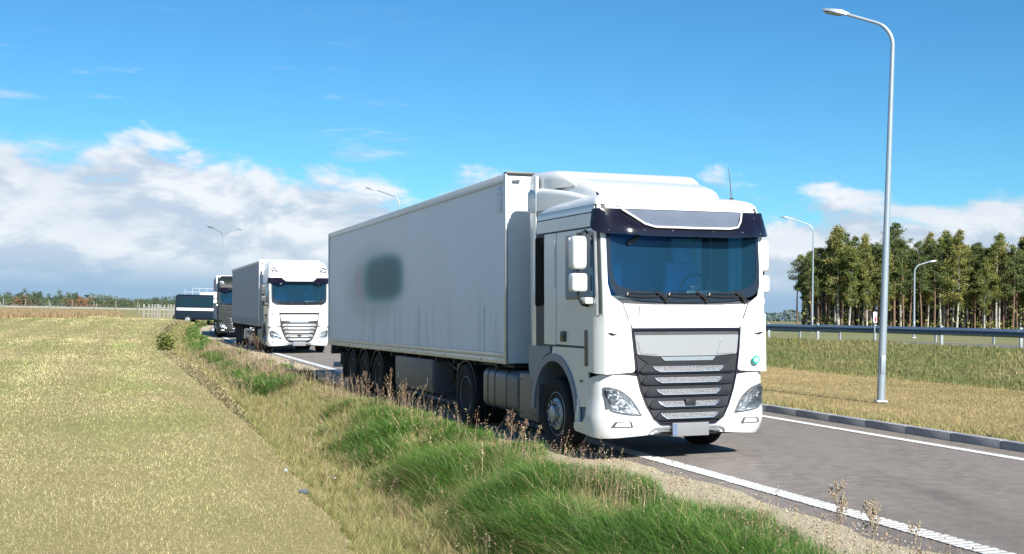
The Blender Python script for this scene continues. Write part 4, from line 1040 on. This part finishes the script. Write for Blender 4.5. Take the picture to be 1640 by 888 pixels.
o = link_mesh('wood_canopy', merged_wood()); tag(o, 'dark mass of treetops deep inside the wood', kind='stuff')
b = B()
for j in range(520):
    px = random.uniform(1285, 1850); d = random.uniform(160, 235); x = place(px, d); h = random.uniform(7, 11); l = random.uniform(-.3, .3); r = random.uniform(.07, .15)
    b.tube([(x, d, .5), (x + l, d, .9 + h)], [r, r * .6], 4)
o = b.build('deep_wood_trunks', BARKD); tag(o, 'many thin trunks standing deep inside the wood', kind='stuff')
# undergrowth
n = 16000; px = RNG.uniform(1290, 1860, n); d = RNG.uniform(215, 262, n)
C = np.stack([(px - 820) / 1883 * d + 2, d, .6 + RNG.random(n) * 12.5], 1)
o = link_mesh('deep_wood_foliage', quads_mesh('deep_wood_foliage', C, None, RNG.uniform(.35, .7, n), RNG.uniform(0, .35, n), L_PINE)); tag(o, 'dense foliage closing the far side of the wood', kind='stuff')
n = 9000; px = RNG.uniform(1285, 1760, n); d = RNG.uniform(143, 200, n); hh = RNG.random(n) ** 2 * 3.2 * (.4 + .6 * (np.sin(px * .07) > .1))
C = np.stack([(px - 820) / 1883 * d, d, 1.0 + hh], 1); me = quads_mesh('undergrowth', C, None, RNG.uniform(.1, .22, n), RNG.uniform(.1, .8, n), L_BIRCH)
o = link_mesh('undergrowth', me); tag(o, 'low shrubs and brush at the foot of the wood', kind='stuff')

# far tree line, left
def bushy(w, h, n, m, seed, trunk=True):
    rg = np.random.default_rng(seed); k = 9; cs = np.stack([rg.uniform(-.5, .5, k) * w, rg.uniform(-.3, .3, k) * w, rg.uniform(.35, .85, k) * h], 1); rs = rg.uniform(.18, .3, k) * min(w, h * 1.4)
    idx = rg.integers(0, k, n); dd = rg.normal(size=(n, 3)); dd /= np.linalg.norm(dd, axis=1)[:, None]; C = cs[idx] + dd * rs[idx][:, None] * rg.random((n, 1)) ** .4; C[:, 2] = np.clip(C[:, 2], .1, None)
    return quads_mesh('crown', C, None, rg.uniform(.25, .5, n), np.clip(rg.uniform(0, 1, k)[idx] * .6 + rg.uniform(0, .4, n), 0, 1), m)
fk = [bushy(11, 6.5, 700, L_FAR, 1), bushy(13, 6, 700, L_FAR, 2), bushy(12, 6, 700, L_RUST, 3), bushy(8, 9, 700, L_FAR, 4)]
tb = B(); tb.tube([(0, 0, 0), (.1, 0, 2), (0, 0, 4.5)], [.3, .22, .1], 6); ftm = tb.mesh('trunk'); ftm.materials.append(BARKD)
random.seed(5)
px = -120.
while px < 300:
    D = random.uniform(560, 680); k = random.choice([0, 0, 1, 1, 3]); lab = 'green tree in the distant line beyond the fenced field'; nm = 'broadleaf_tree'; grp = 'green trees far beyond the fence'
    if 22 < px < 44 or 48 < px < 58 or 110 < px < 145 or 170 < px < 180: k = 2; lab = 'rust-coloured autumn tree in the distant line beyond the fenced field'; nm = 'autumn_tree'; grp = 'rust-coloured trees far beyond the fence'
    o = thing(nm, lab, 'tree', (place(px, D), D, .4), (0, 0, random.uniform(-.4, .4)), grp); sc = random.uniform(.75, 1.02); o.scale = (sc, sc, sc)
    link_mesh('crown', fk[k], o); link_mesh('trunk', ftm, o); px += random.uniform(7, 12) * (1 if px < 250 else 1.4)
o = thing('broadleaf_tree', 'tallest round tree in the distant line, left of the palisade fence', 'tree', (place(52, 590), 590, .4)); o.scale = (1.0, 1.0, 1.05); link_mesh('crown', fk[3], o); link_mesh('trunk', ftm, o)
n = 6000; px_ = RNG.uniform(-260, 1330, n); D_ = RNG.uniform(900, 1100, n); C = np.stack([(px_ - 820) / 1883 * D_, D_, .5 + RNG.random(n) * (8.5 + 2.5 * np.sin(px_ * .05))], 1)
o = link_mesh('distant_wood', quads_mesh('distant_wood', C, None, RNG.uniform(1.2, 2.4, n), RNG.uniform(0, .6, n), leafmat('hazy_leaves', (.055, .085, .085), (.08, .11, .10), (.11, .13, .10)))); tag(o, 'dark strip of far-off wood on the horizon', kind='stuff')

# ------------------------------------------------------------------ left background: fences, van, gantry
VANG = mat('dark_van_glass', (.004, .02, .03), .25, spec=.3)
POSTM = mat('pale_concrete_post', (.24, .235, .21), .85, noise=.15, nscale=3)
WIRE = mat('fence_wire', (.30, .31, .29), .6)
def mesh_fence(D, pxs, hgt, label, z0):
    f = thing('wire_fence', label, 'fence', (place(pxs[0], D), D, z0)); xs = [place(p, D) - place(pxs[0], D) for p in pxs]
    for xx in xs: b = B(); b.box((xx, 0, hgt / 2), (.13, .13, hgt), .02); b.build('post', POSTM, f)
    b = B()
    for k in range(5): b.tube([(xs[0], 0, .2 + k * (hgt - .3) / 4), (xs[-1], 0, .2 + k * (hgt - .3) / 4)], .012, 3)
    b.build('wire', WIRE, f); return f
def lz(px, D): x = place(px, D); return float(ground_z(x * UX + D * UY, x * VX + D * VY))
mesh_fence(205, [-70, 2, 82, 156, 225], 1.75, 'near wire fence with pale posts across the brown grass field', lz(80, 205))
mesh_fence(270, [-66, -30, 7, 42, 80, 117, 152, 187, 222], 1.9, 'farther wire fence with pale posts just before the distant trees', lz(80, 270) + .7)
b = B(); b.box((0, 0, 0), (80, .25, .35)); o = b.build('low_wall', CONC); o.location = (place(60, 272), 272, lz(80, 270) + .85); tag(o, 'long pale low wall under the distant tree line', 'wall')
# palisade
D = 131; pf_ = thing('palisade_fence', 'pale palisade fence of upright slats beside the dark van', 'fence', (place(232, D), D, lz(240, D) - .05))
slx = [232, 240, 245.5, 250, 254.5, 258, 265, 271, 275.5, 280, 284]
for i, p in enumerate(slx): b = B(); b.box((place(p, D) - place(232, D), random.uniform(-.03, .03), 1.02), (.17 if i % 4 else .22, .10, 2.04 + random.uniform(-.05, .05)), .02); b.build('slat', POSTM, pf_)
b = B()
for zz in (.35, 1.0, 1.7): b.box((place(258, D) - place(232, D), .08, zz), (3.65, .03, .05))
b.build('cross_rail', WIRE, pf_)
b = B(); b.box((0, 0, 0), (11.5, .8, .22), .03); o = b.build('concrete_slab', mat('pale_slab', (.55, .50, .43), .9, noise=.2, nscale=1), None); o.location = (place(300, D - 2), D - 1.6, lz(300, D) + .03); tag(o, 'pale concrete strip under the dark van and palisade fence', 'slab')
# van, side-on, nose to the right
D = 128; vz = lz(320, D) + .12; van = thing('van', 'navy blue van with white side stripe standing behind the trucks', 'van', (place(285, D), D, vz), (0, 0, R(4)))
def vsec(x, zt, hw, zb=.42, tum=.12):
    return [Vector((x, -hw, zb)), Vector((x, -hw - .03, 1.0)), Vector((x, -hw, 1.35)), Vector((x, -hw + tum * .7, zt - .15)), Vector((x, -hw + tum + .1, zt)), Vector((x, hw - tum - .1, zt)), Vector((x, hw - tum * .7, zt - .15)), Vector((x, hw, 1.35)), Vector((x, hw + .03, 1.0)), Vector((x, hw, zb))]
b = B(); b.loft([vsec(.0, 2.25, .86), vsec(.06, 2.42, .93), vsec(.25, 2.50, .96), vsec(3.9, 2.50, .96), vsec(4.25, 2.42, .95), vsec(4.75, 1.75, .93, tum=.06), vsec(5.0, 1.38, .92, tum=.03), vsec(5.45, 1.20, .88, tum=.03), vsec(5.55, .9, .82, tum=.02)]); b.build('body', NAVY, van, smooth=30)
b = B(); b.box((2.05, -.985, 1.22), (3.75, .012, .22), .003); b.build('side_stripe', mat('white_stripe', (.78, .80, .80), .4), van)
b = B(); b.box((4.6, -.965, 1.30), (.95, .012, 1.3), .02); b.build('white_front_door', MATS['white_stripe'], van)
for x0, x1 in ((.35, 1.85), (1.95, 3.7)):
    b = B(); b.patch(rect(x0, x1, 1.45, 2.22, .08), lambda a, c, h: Vector((a, -.955 + .09 * (c - 1.4) - h, c)), .02, .006, step=.5, off=.02); b.build('side_window', VANG, van)
b = B(); b.box((2.7, -.1, 2.60), (1.3, .5, .22), .04); b.build('roof_box', MATS['white_stripe'], van)
b = B(); b.box((.03, -.80, 1.2), (.06, .14, .5), .02); b.build('tail_light', REDL, van)
vt = B(); vt.lathe([(.2, -.1), (.33, -.12), (.35, -.08), (.35, .08), (.33, .12), (.2, .1)], n=24); vtm = vt.mesh('wheel'); vtm.materials.append(RUBBER)
vh = B(); vh.lathe([(.21, .0), (.21, -.125), (.17, -.10), (.05, -.12)], n=20); vhm = vh.mesh('hub_cap'); vhm.materials.append(RIM)
for xx in (1.15, 4.75):
    for yy, rz in ((-.86, R(90)), (.86, R(-90))): w = link_mesh('wheel', vtm, van, (xx, yy, .35), (0, 0, rz)); link_mesh('hub_cap', vhm, w)
b = B(); b.box((2.7, 0, .40), (5.2, 1.7, .2), .03); b.build('underbody', BLACKP, van); van.scale = (1.22, 1.22, 1.24)
# pale steel gantry behind the van
D = 142; g = thing('steel_gantry', 'thin pale steel frame platform rising behind the navy van', 'gantry', (place(297, D), D, lz(300, D) - .1))
def gx(p): return place(p, D) - place(297, D)
for px_ in (297, 309, 320, 332, 343): b = B(); b.box((gx(px_), 0, 2.1), (.05, .05, 4.2 + (.25 if px_ > 318 else 0)), .01); b.build('post', mat('pale_steel', (.34, .40, .45), .5), g)
for k, (a, c, zz) in enumerate(((297, 345, 3.25), (297, 345, 2.6), (309, 345, 4.25), (297, 320, 3.8))): b = B(); b.box(((gx(a) + gx(c)) / 2, 0, zz), (gx(c) - gx(a), .05, .06), .01); b.build('rail', MATS['pale_steel'], g)

# ------------------------------------------------------------------ grass
GRASS = mat('grass_blades', (.1, .1, .04), .6, spec=.3, attr='tint_colour')
def blade_field(name, S, T, H, Wd, lean_dir, lean, cols, nseg, label, follow=True, zoff=-.01):
    n = len(S); X, Y = wxy(S, T, follow); Z = ground_z(S, T) + zoff
    ori = RNG.uniform(0, 2 * np.pi, n); wx, wy = np.cos(ori), np.sin(ori)
    q = np.linspace(0, 1, nseg + 1); V = np.zeros((n, 2 * nseg + 1, 3)); lx, ly = np.cos(lean_dir), np.sin(lean_dir)
    for i, a in enumerate(q):
        hor = H * lean * a ** 1.9; zz = H * a * (1 - .42 * np.minimum(lean, 1.3) * a ** 1.6)
        cx, cy, cz = X + lx * hor, Y + ly * hor, Z + zz; w = Wd * (1 - a * .85) * .5
        if i < nseg:
            V[:, 2 * i] = np.stack([cx - wx * w, cy - wy * w, cz], 1); V[:, 2 * i + 1] = np.stack([cx + wx * w, cy + wy * w, cz], 1)
        else: V[:, 2 * i] = np.stack([cx, cy, cz], 1)
    nv = 2 * nseg + 1; base = (np.arange(n) * nv)[:, None]; loops = []; starts = []; per = []
    for i in range(nseg - 1): per += [2 * i, 2 * i + 1, 2 * i + 3, 2 * i + 2]
    per += [2 * nseg - 2, 2 * nseg - 1, 2 * nseg]
    lp = (base + np.array(per)[None]).ravel(); sizes = [4] * (nseg - 1) + [3]; st1 = np.cumsum([0] + sizes[:-1]); L = sum(sizes)
    st = ((np.arange(n) * L)[:, None] + st1[None]).ravel()
    me = bpy.data.meshes.new(name); me.vertices.add(n * nv); me.vertices.foreach_set('co', V.ravel()); me.loops.add(len(lp)); me.loops.foreach_set('vertex_index', lp.astype(np.int32))
    me.polygons.add(len(st)); me.polygons.foreach_set('loop_start', st.astype(np.int32)); me.update(calc_edges=True)
    at = me.attributes.new('tint_colour', 'FLOAT_COLOR', 'POINT'); c4 = np.concatenate([cols, np.ones((n, 1))], 1); at.data.foreach_set('color', np.repeat(c4, nv, axis=0).ravel().astype(np.float32))
    me.materials.append(GRASS); o = link_mesh(name, me); tag(o, label, kind='stuff'); return o
def in_view(S, T, follow=True, lo=-160, hi=1800):
    X, Y = wxy(S, T, follow); px = 820 + 1883 * X / np.maximum(Y, .5); dr = 504 + 1883 * (CAM_Z - ground_z(S, T) - .6) / np.maximum(Y, .5)
    return (px > lo) & (px < hi) & (Y > 3) & (dr < 960)
_gy = RNG.random((64, 64))
def vnoise(x, y):
    xi = np.floor(x).astype(int); yi = np.floor(y).astype(int); fx = sst(x - xi); fy = sst(y - yi)
    g = lambda a, b: _gy[a % 64, b % 64]
    return (g(xi, yi) * (1 - fx) + g(xi + 1, yi) * fx) * (1 - fy) + (g(xi, yi + 1) * (1 - fx) + g(xi + 1, yi + 1) * fx) * fy
STRAW = np.array([.46, .38, .20]); TAN = np.array([.33, .27, .13]); LUSH = np.array([.030, .098, .010]); GREEN = np.array([.085, .165, .022]); OLIVE = np.array([.21, .21, .07]); RUSTG = np.array([.22, .12, .08])
def mixcol(f, a, b): return a[None] * (1 - f[:, None]) + b[None] * f[:, None]
def jitter(c, k=.18): n = len(c); return np.clip(c * (1 + RNG.normal(0, k, n)[:, None]) * (1 + RNG.normal(0, .05, (n, 3))), .01, .8)
def lushness(S, T):
    """where the verge is green and long: along the shoulder, in patches"""
    a = sst((T - 3.0 - .012 * S) / .8); p = vnoise(S * .33 + 7.7, T * .55 + 2.2); q = vnoise(S * 1.1, T * 1.3 + 11)
    near = sst((18 - S) / 8) * .30
    return a * np.clip((.42 + near + (p - .5) * 1.8 + (q - .5) * 2.3) * 1.4, 0, 1)
def toe(S): return np.clip(1.8 + .042 * S, 1.8, 3.3)
def verge(s0, s1, ntuft, nb, k, seg=3):
    S0 = RNG.uniform(s0, s1, ntuft); T0 = toe(S0) + (5.40 - toe(S0)) * RNG.random(ntuft); T0 += (vnoise(S0 * 1.3, T0 * 0) - .5) * .35
    ok = in_view(S0, T0); S0, T0 = S0[ok], T0[ok]; lu = lushness(S0, T0)
    rad = .07 + .08 * lu; n = len(S0); mound = .75 + .75 * vnoise(S0 * 2.3 + 4, T0 * 2.3)
    keep = RNG.random(n) < (.55 + .45 * lu); S0, T0, lu, rad, mound = S0[keep], T0[keep], lu[keep], rad[keep], mound[keep]; n = len(S0)
    i = np.repeat(np.arange(n), nb); m = len(i); ang = RNG.uniform(0, 2 * np.pi, m); r = rad[i] * RNG.random(m) ** .6
    S = S0[i] + r * np.sin(ang) * 1.; T = T0[i] + r * np.cos(ang); l = lu[i]; T = np.maximum(T, toe(S) + RNG.normal(0, .03, m))
    side_ = np.clip((T - 4.45) / .6, 0, 1); edge = sst((T0[i] - toe(S0[i]) + .1) / .9)
    H = (.15 + .30 * l + .12 * RNG.random(m)) * (RNG.uniform(.65, 1.1, n) * mound)[i] * (1 - .6 * side_) * (.6 + .4 * edge)
    ld = -ang + math.pi / 2 + A + RNG.normal(0, .45, m); lean = .25 + .75 * l * RNG.random(m) + .45 * RNG.random(m)
    c = np.where((RNG.random(n)[i] < l)[:, None], mixcol(RNG.random(n)[i] ** 1.2, LUSH, GREEN), mixcol(RNG.random(n)[i], np.array([.26, .22, .10]), np.array([.12, .16, .035])))
    dry = RNG.random(m) < (.20 - .14 * l); c = np.where(dry[:, None], STRAW[None] * .85, c)
    return S, T, H, (.0045 + .0015 * l) * k, ld, lean, jitter(c), seg
for nm, a in (('verge_grass', (3, 16, 5600, 40, 1.1)), ('verge_grass', (16, 32, 5200, 30, 1.7)), ('verge_grass', (32, 60, 3400, 20, 3.2)), ('verge_grass', (60, 105, 2400, 16, 6., 2)), ('verge_grass', (100, 160, 1600, 14, 11., 2))):
    S, T, H, Wd, ld, le, c, seg = verge(*a); blade_field(nm, S, T, H, Wd, ld, le, c, seg, 'long tufty green and tan grass on the verge beside the road')
# thin straw stalks with seed heads, thickest along the sandy edge
def stalks(s0, s1, n, k, tr=(2.7, 5.55)):
    S = RNG.uniform(s0, s1, n); T = RNG.uniform(*tr, n); edge = RNG.random(n) < .45; T = np.where(edge, RNG.normal(4.85, .16, n), T)
    pn = vnoise(S * .7 + 3, T * .5); ok = in_view(S, T) & (RNG.random(n) < .25 + pn) & (T < 5.25) & (T > toe(S) + .1); S, T = S[ok], T[ok]; n = len(S)
    H = RNG.uniform(.28, .62, n) * (.8 + .3 * vnoise(S * .5, T)); H = np.where((S > 15) & (S < 33) & (T > 4.6), H * 1.15, H)
    return S, T, H, np.full(n, .0042 * k), RNG.uniform(0, 6.28, n), RNG.uniform(.05, .45, n), jitter(mixcol(RNG.random(n) ** .7 * 1., STRAW * .8, RUSTG * .9 + .06), .2)
for (s0, s1, n, k) in ((3, 13, 1500, 1.), (13, 34, 2000, 1.4), (34, 60, 3000, 2.8)):
    S, T, H, Wd, ld, le, c = stalks(s0, s1, n, k); blade_field('dry_stalks', S, T, H, Wd, ld, le, c, 3, 'dry straw stalks standing up out of the verge grass')
    # seed heads: little cluster of slivers at each tip
    sel = RNG.random(len(S)) < .6; S, T, H, ld, le, c = S[sel], T[sel], H[sel], ld[sel], le[sel], c[sel]
    X, Y = wxy(S, T); Z = ground_z(S, T); C = []; CC = []
    for j in range(6):
        a = 1 - .045 * j; hor = H * le * a ** 1.9; zz = H * a * (1 - .42 * le * a ** 1.6); C.append(np.stack([X + np.cos(ld) * hor, Y + np.sin(ld) * hor, Z + zz], 1) + RNG.normal(0, .006 * k ** .5, (len(S), 3))); CC.append(c * .85)
    C = np.concatenate(C); CC = np.concatenate(CC); me = quads_mesh('seed_heads', C, None, RNG.uniform(.008, .016, len(C)) * k ** .6, np.zeros(len(C)), GRASS, .45)
    at = me.attributes.new('tint_colour', 'FLOAT_COLOR', 'POINT'); at.data.foreach_set('color', np.repeat(np.concatenate([CC, np.ones((len(CC), 1))], 1), 4, axis=0).ravel().astype(np.float32))
    tag(link_mesh('seed_heads', me), 'feathery brown seed heads on the dry stalks', kind='stuff')
# mown field
def toe(S): return np.clip(1.8 + .042 * S, 1.8, 3.3)
def mown(s0, s1, t0, t1, n, h, w, follow=True, pal=(np.array([.44, .375, .205]), np.array([.29, .275, .105])), nm='mown_grass', lab='short mown yellow-green grass of the field'):
    S = RNG.uniform(s0, s1, n); T = RNG.uniform(t0, t1, n); ok = in_view(S, T, follow); S, T = S[ok], T[ok]; n = len(S)
    if s0 < 100 and t0 < 0: k_ = T < toe(S) + RNG.normal(0, .12, n); S, T = S[k_], T[k_]; n = len(S)
    f = np.clip(vnoise(S * .35 + 5, T * 1.1) * .8 + (vnoise(S * 1.6, T * 1.6) - .5) * .7 + .18 * np.sin(T * 2.6 + 1) + RNG.normal(0, .22, n), 0, 1)
    c = jitter(mixcol(f, pal[0], pal[1]), .24); H = RNG.uniform(.5, 1.3, n) * h
    return blade_field(nm, S, T, H, np.full(n, w), RNG.uniform(0, 6.28, n), RNG.uniform(.2, 1.4, n), c, 1, lab, follow)
def mown_field(n):
    S = 4.5 * (150 / 4.5) ** RNG.random(n); T = 3.4 - RNG.random(n) * (S * .75 + 6); k_ = (T < toe(S) + .22 + RNG.normal(0, .05, n) * (1 + S / 30)) & in_view(S, T); S, T = S[k_], T[k_]; n = len(S)
    f = np.clip(vnoise(S * .30 + 5, T * .8) * 1.0 - .1 + .7 * np.exp(-((T - toe(S) + 1.15) / .38) ** 2) * vnoise(S * .25, T * .3) + (vnoise(S * 1.7, T * 1.7) - .5) * .5 + .30 * np.sin(T * 1.9 + .4) + RNG.normal(0, .18, n), 0, 1)
    c = mixcol(f, np.array([.47, .405, .225]), np.array([.20, .25, .075])); br = np.clip(vnoise(S * .5 + 31, T * .9 + 17) * 2.2 - 1.1 + RNG.normal(0, .2, n), 0, .8); c = c * (1 - br[:, None]) + np.array([.36, .28, .165])[None] * br[:, None]
    ed = np.exp(-((T - toe(S) + .32) / .22) ** 2) * .8; c = c * (1.03 + .18 * np.sin(T * 2.1 + .1 * np.sin(S * .3)))[:, None]; c = c * (1 - ed[:, None]) + np.array([.36, .275, .15])[None] * ed[:, None]
    q = (S / 10); lush_ = np.clip((vnoise(S * .22 + 9, T * .5 + 3) - .55) * 4, 0, 1); H = RNG.uniform(.5, 1.35, n) * .048 * q ** .25 * (1 + .5 * lush_)
    blade_field('mown_grass', S, T, H, .0046 * q ** .95, RNG.uniform(0, 6.28, n), RNG.uniform(.2, 1.5, n), jitter(c, .30), 1, 'short mown straw-yellow and green grass of the field')
mown_field(1000000)
PALR = (np.array([.37, .285, .145]), np.array([.22, .18, .075]))
mown(4, 40, 11.8, 21.8, 230000, .065, .010, pal=PALR, nm='dry_strip_grass', lab='dry straw-coloured mown grass beyond the kerb')
mown(40, 90, 11.8, 21.8, 40000, .09, .03, pal=PALR, nm='dry_strip_grass', lab='dry straw-coloured mown grass far along beyond the kerb')
S = RNG.uniform(-2, 60, 2600); T = RNG.normal(12.0, .22, 2600); ok = T > 11.78; S, T = S[ok], T[ok]; i = np.repeat(np.arange(len(S)), 8); S = S[i] + RNG.normal(0, .06, len(i)); T = np.maximum(T[i] + RNG.normal(0, .05, len(i)), 11.76)
blade_field('kerb_side_grass', S, T, RNG.uniform(.06, .16, len(S)), np.full(len(S), .011), RNG.uniform(0, 6.28, len(S)), RNG.uniform(.2, .9, len(S)), jitter(mixcol(RNG.random(len(S)), np.array([.15, .17, .05]), TAN)), 2, 'green fringe of grass behind the kerb')
# rough bank on the right
n = 85000; S = RNG.uniform(6, 120, n); T = RNG.uniform(21.6, 29.0, n) + (vnoise(S * .3, S * 0) - .5) * 1.2; ok = in_view(S, T); S, T = S[ok], T[ok]; n = len(S)
f = np.clip(vnoise(S * .5, T * .8 + 9) * 1.2 - .1 + RNG.normal(0, .2, n), 0, 1); hv = .5 + .9 * vnoise(S * .8 + 1, T * .9)
blade_field('bank_grass', S, T, RNG.uniform(.06, .20, n) * hv, np.full(n, .024), RNG.uniform(0, 6.28, n), RNG.uniform(.1, .9, n), jitter(mixcol(f, np.array([.21, .18, .075]), np.array([.10, .125, .035])), .2), 2, 'rough unmown green and brown grass on the bank')
# brown tall grass in front of far-left fence
n = 75000; D_ = RNG.uniform(105, 195, n); px_ = RNG.uniform(-150, 285, n); X_ = (px_ - 820) / 1883 * D_; S = X_ * UX + D_ * UY; T = X_ * VX + D_ * VY
ok = T < 2; S, T = S[ok], T[ok]; n = len(S); S2 = S; pn = vnoise(S * .06, T * .08)
X_, Y_ = wxy(S, T, False); ok = (pn + (Y_ - 105) / 110 > .42); S, T = S[ok], T[ok]; n = len(S)
blade_field('brown_field_grass', S, T, RNG.uniform(.35, .85, n), np.full(n, .10), RNG.uniform(0, 6.28, n), RNG.uniform(.05, .5, n), jitter(mixcol(RNG.random(n), np.array([.27, .175, .10]), np.array([.21, .18, .09]))), 2, 'tall reddish-brown grass in front of the far wire fence', follow=False)

# gravel and crumbs on the shoulder, spilling on to the asphalt edge
n = 26000; S = -2 + 60 * RNG.random(n) ** 1.7; T = np.where(RNG.random(n) < .8, RNG.uniform(5.0, 6.2, n), 6.15 + np.abs(RNG.normal(0, .10, n))); ok = in_view(S, T); S, T = S[ok], T[ok]; n = len(S)
X, Y = wxy(S, T); sz = RNG.uniform(.003, .008, n) * (1 + S / 25); C = np.stack([X, Y, ground_z(S, T) + .006 + np.where(T > 6.12, .010, 0)], 1)
me = quads_mesh('gravel', C, None, sz, np.zeros(n), GRASS, .8); CC = jitter(mixcol(RNG.random(n), np.array([.48, .41, .29]), np.array([.33, .28, .21])), .15)
at = me.attributes.new('tint_colour', 'FLOAT_COLOR', 'POINT'); at.data.foreach_set('color', np.repeat(np.concatenate([CC, np.ones((n, 1))], 1), 4, axis=0).ravel().astype(np.float32))
tag(link_mesh('gravel', me), 'loose gravel and crumbs along the edge of the asphalt', kind='stuff')
# weeds that can be told apart
def weed(x, y, h, label, seed, m, spread=.25, nbr=9, group=None):
    rg = random.Random(seed); s_ = x * UX + y * UY; t_ = x * VX + y * VY
    o = thing('dry_weed', label, 'weed', (x, y, float(ground_z(s_, t_)) - .02), (0, 0, 0), group); b = B(); hb = B()
    b.tube([(0, 0, 0), (.02, 0, h * .5), (rg.uniform(-.03, .05), 0, h)], [.005, .004, .0015], 4)
    for k in range(nbr):
        z = h * rg.uniform(.35, .92); a = rg.uniform(0, 6.28); L = spread * (1.1 - z / h) + .05; e = Vector((math.cos(a) * L * .6, math.sin(a) * L * .6, z + L)); b.tube([(.01, 0, z), (e.x * .5, e.y * .5, z + L * .4), e], [.003, .002, .001], 3)
        for j in range(12):
            q = rg.uniform(.3, 1.); p = Vector((.01, 0, z)).lerp(e, q) + Vector([rg.gauss(0, .010) for _ in range(3)]); hb.box(p, (rg.uniform(.006, .013),) * 3, rot=Euler([rg.uniform(0, 3) for _ in range(3)]))
    b.build('stem', m, o); hb.build('seed_head', m, o)['kind'] = 'stuff'; return o
WEEDM = mat('dry_weed_stem', (.34, .27, .18), .85, noise=.3, nscale=30); WEEDR = mat('reddish_weed_stem', (.21, .14, .09), .85, noise=.3, nscale=30)
def verge_pt(px, T):   # point on the line t=T seen at pixel column px
    k = (px - 820) / 1883; d = T / (k * VX + VY); return k * d, d
for px, T, h, lab in ((1343, 5.4, .62, 'tallest feathery dry weed standing against the asphalt'), (1398, 5.35, .52, 'second feathery dry weed right of the tallest one'), (1470, 5.35, .42, 'sparse dry weed near the ribbed line'), (1545, 5.3, .42, 'bare thin dry stalk at lower right'), (1590, 5.25, .36, 'leaning dry stalk nearest the lower right corner')):
    x, y = verge_pt(px, T); weed(x, y, h, lab, px, WEEDM, .16 if px < 1500 else .08, 13 if px < 1450 else 4)
for px, T, h, lab in ((628, 5.2, .80, 'tall dark brown weed in front of the trailer locker'), (650, 5.1, .55, 'shorter brown weed just right of the tall dark one'), (590, 5.2, .6, 'brown weed in front of the trailer wheels'), (822, 5.3, .5, 'drooping brown weed before the fuel tank'), (845, 5.25, .45, 'drooping brown weed before the battery box')):
    x, y = verge_pt(px, T); weed(x, y, h, lab, px, WEEDR, .22, 9)
x, y = verge_pt(402, 5.4); weed(x, y, .9, 'clump of reddish weed in front of the second white truck', 9, WEEDR, .6, 22)
x, y = verge_pt(415, 5.35); weed(x, y, .8, 'reddish weed right beside the clump near the second truck', 10, WEEDR, .5, 18)
# small dark shrub on the mown field edge
x, y = place(268, 60), 60.; cs = bushy(.9, .9, 500, L_BIRCH, 8); 
for v in []: pass
C = RNG.normal(0, 1, (600, 3)) * np.array([.20, .20, .24]) + np.array([0, 0, .38]); me = quads_mesh('leafy_shrub', C, None, RNG.uniform(.05, .10, 600), RNG.uniform(.0, .5, 600), L_BIRCH)
o = link_mesh('shrub', me, None, (x, y, lz(268, 60) - .02)); tag(o, 'small dark green shrub alone at the edge of the mown field', 'shrub')
# litter
def crumple(name, loc, size, m, label, cat, seed):
    rg = random.Random(seed); b = B(); bmesh.ops.create_icosphere(b.bm, subdivisions=2, radius=1.)
    for v in b.bm.verts: k = rg.uniform(.7, 1.15); v.co = Vector((v.co.x * size[0] * k, v.co.y * size[1] * k, v.co.z * size[2] * k))
    o = b.build(name, m, None, smooth=10); o.location = loc; return tag(o, label, cat)
PLW = mat('white_plastic_film', (.36, .37, .37), .4); PLB = mat('grey_blue_plastic', (.10, .125, .16), .3)
def on(px, y2):  # ground under a pixel of the verge
    k = (px - 820) / 1883
    lo_, hi_ = 4., 90.
    for _ in range(40):
        d = (lo_ + hi_) / 2; x = k * d; z = float(ground_z(x * UX + d * UY, x * VX + d * VY)); yy = 504 + .02 * (px - 820) + 1883 * (CAM_Z - z) / d
        if yy > y2: lo_ = d
        else: hi_ = d
    return x, d, z
x, y, z = on(864, 808); crumple('plastic_bag', (x, y, z + .22), (.05, .04, .035), PLW, 'scrap of white plastic caught in the green grass', 'litter', 1)
x, y, z = on(496, 790); crumple('plastic_bottle', (x, y, z + .03), (.08, .03, .03), PLB, 'crushed grey-blue plastic lying at the foot of the verge', 'litter', 2)
x, y, z = on(542, 775); crumple('plastic_film', (x, y, z + .10), (.10, .03, .02), PLB, 'strip of pale plastic film in the dry grass', 'litter', 3)
x, y, z = on(466, 760); crumple('paper_cup', (x, y, z + .06), (.025, .025, .03), PLW, 'small white cup at the edge of the mown grass', 'litter', 4)
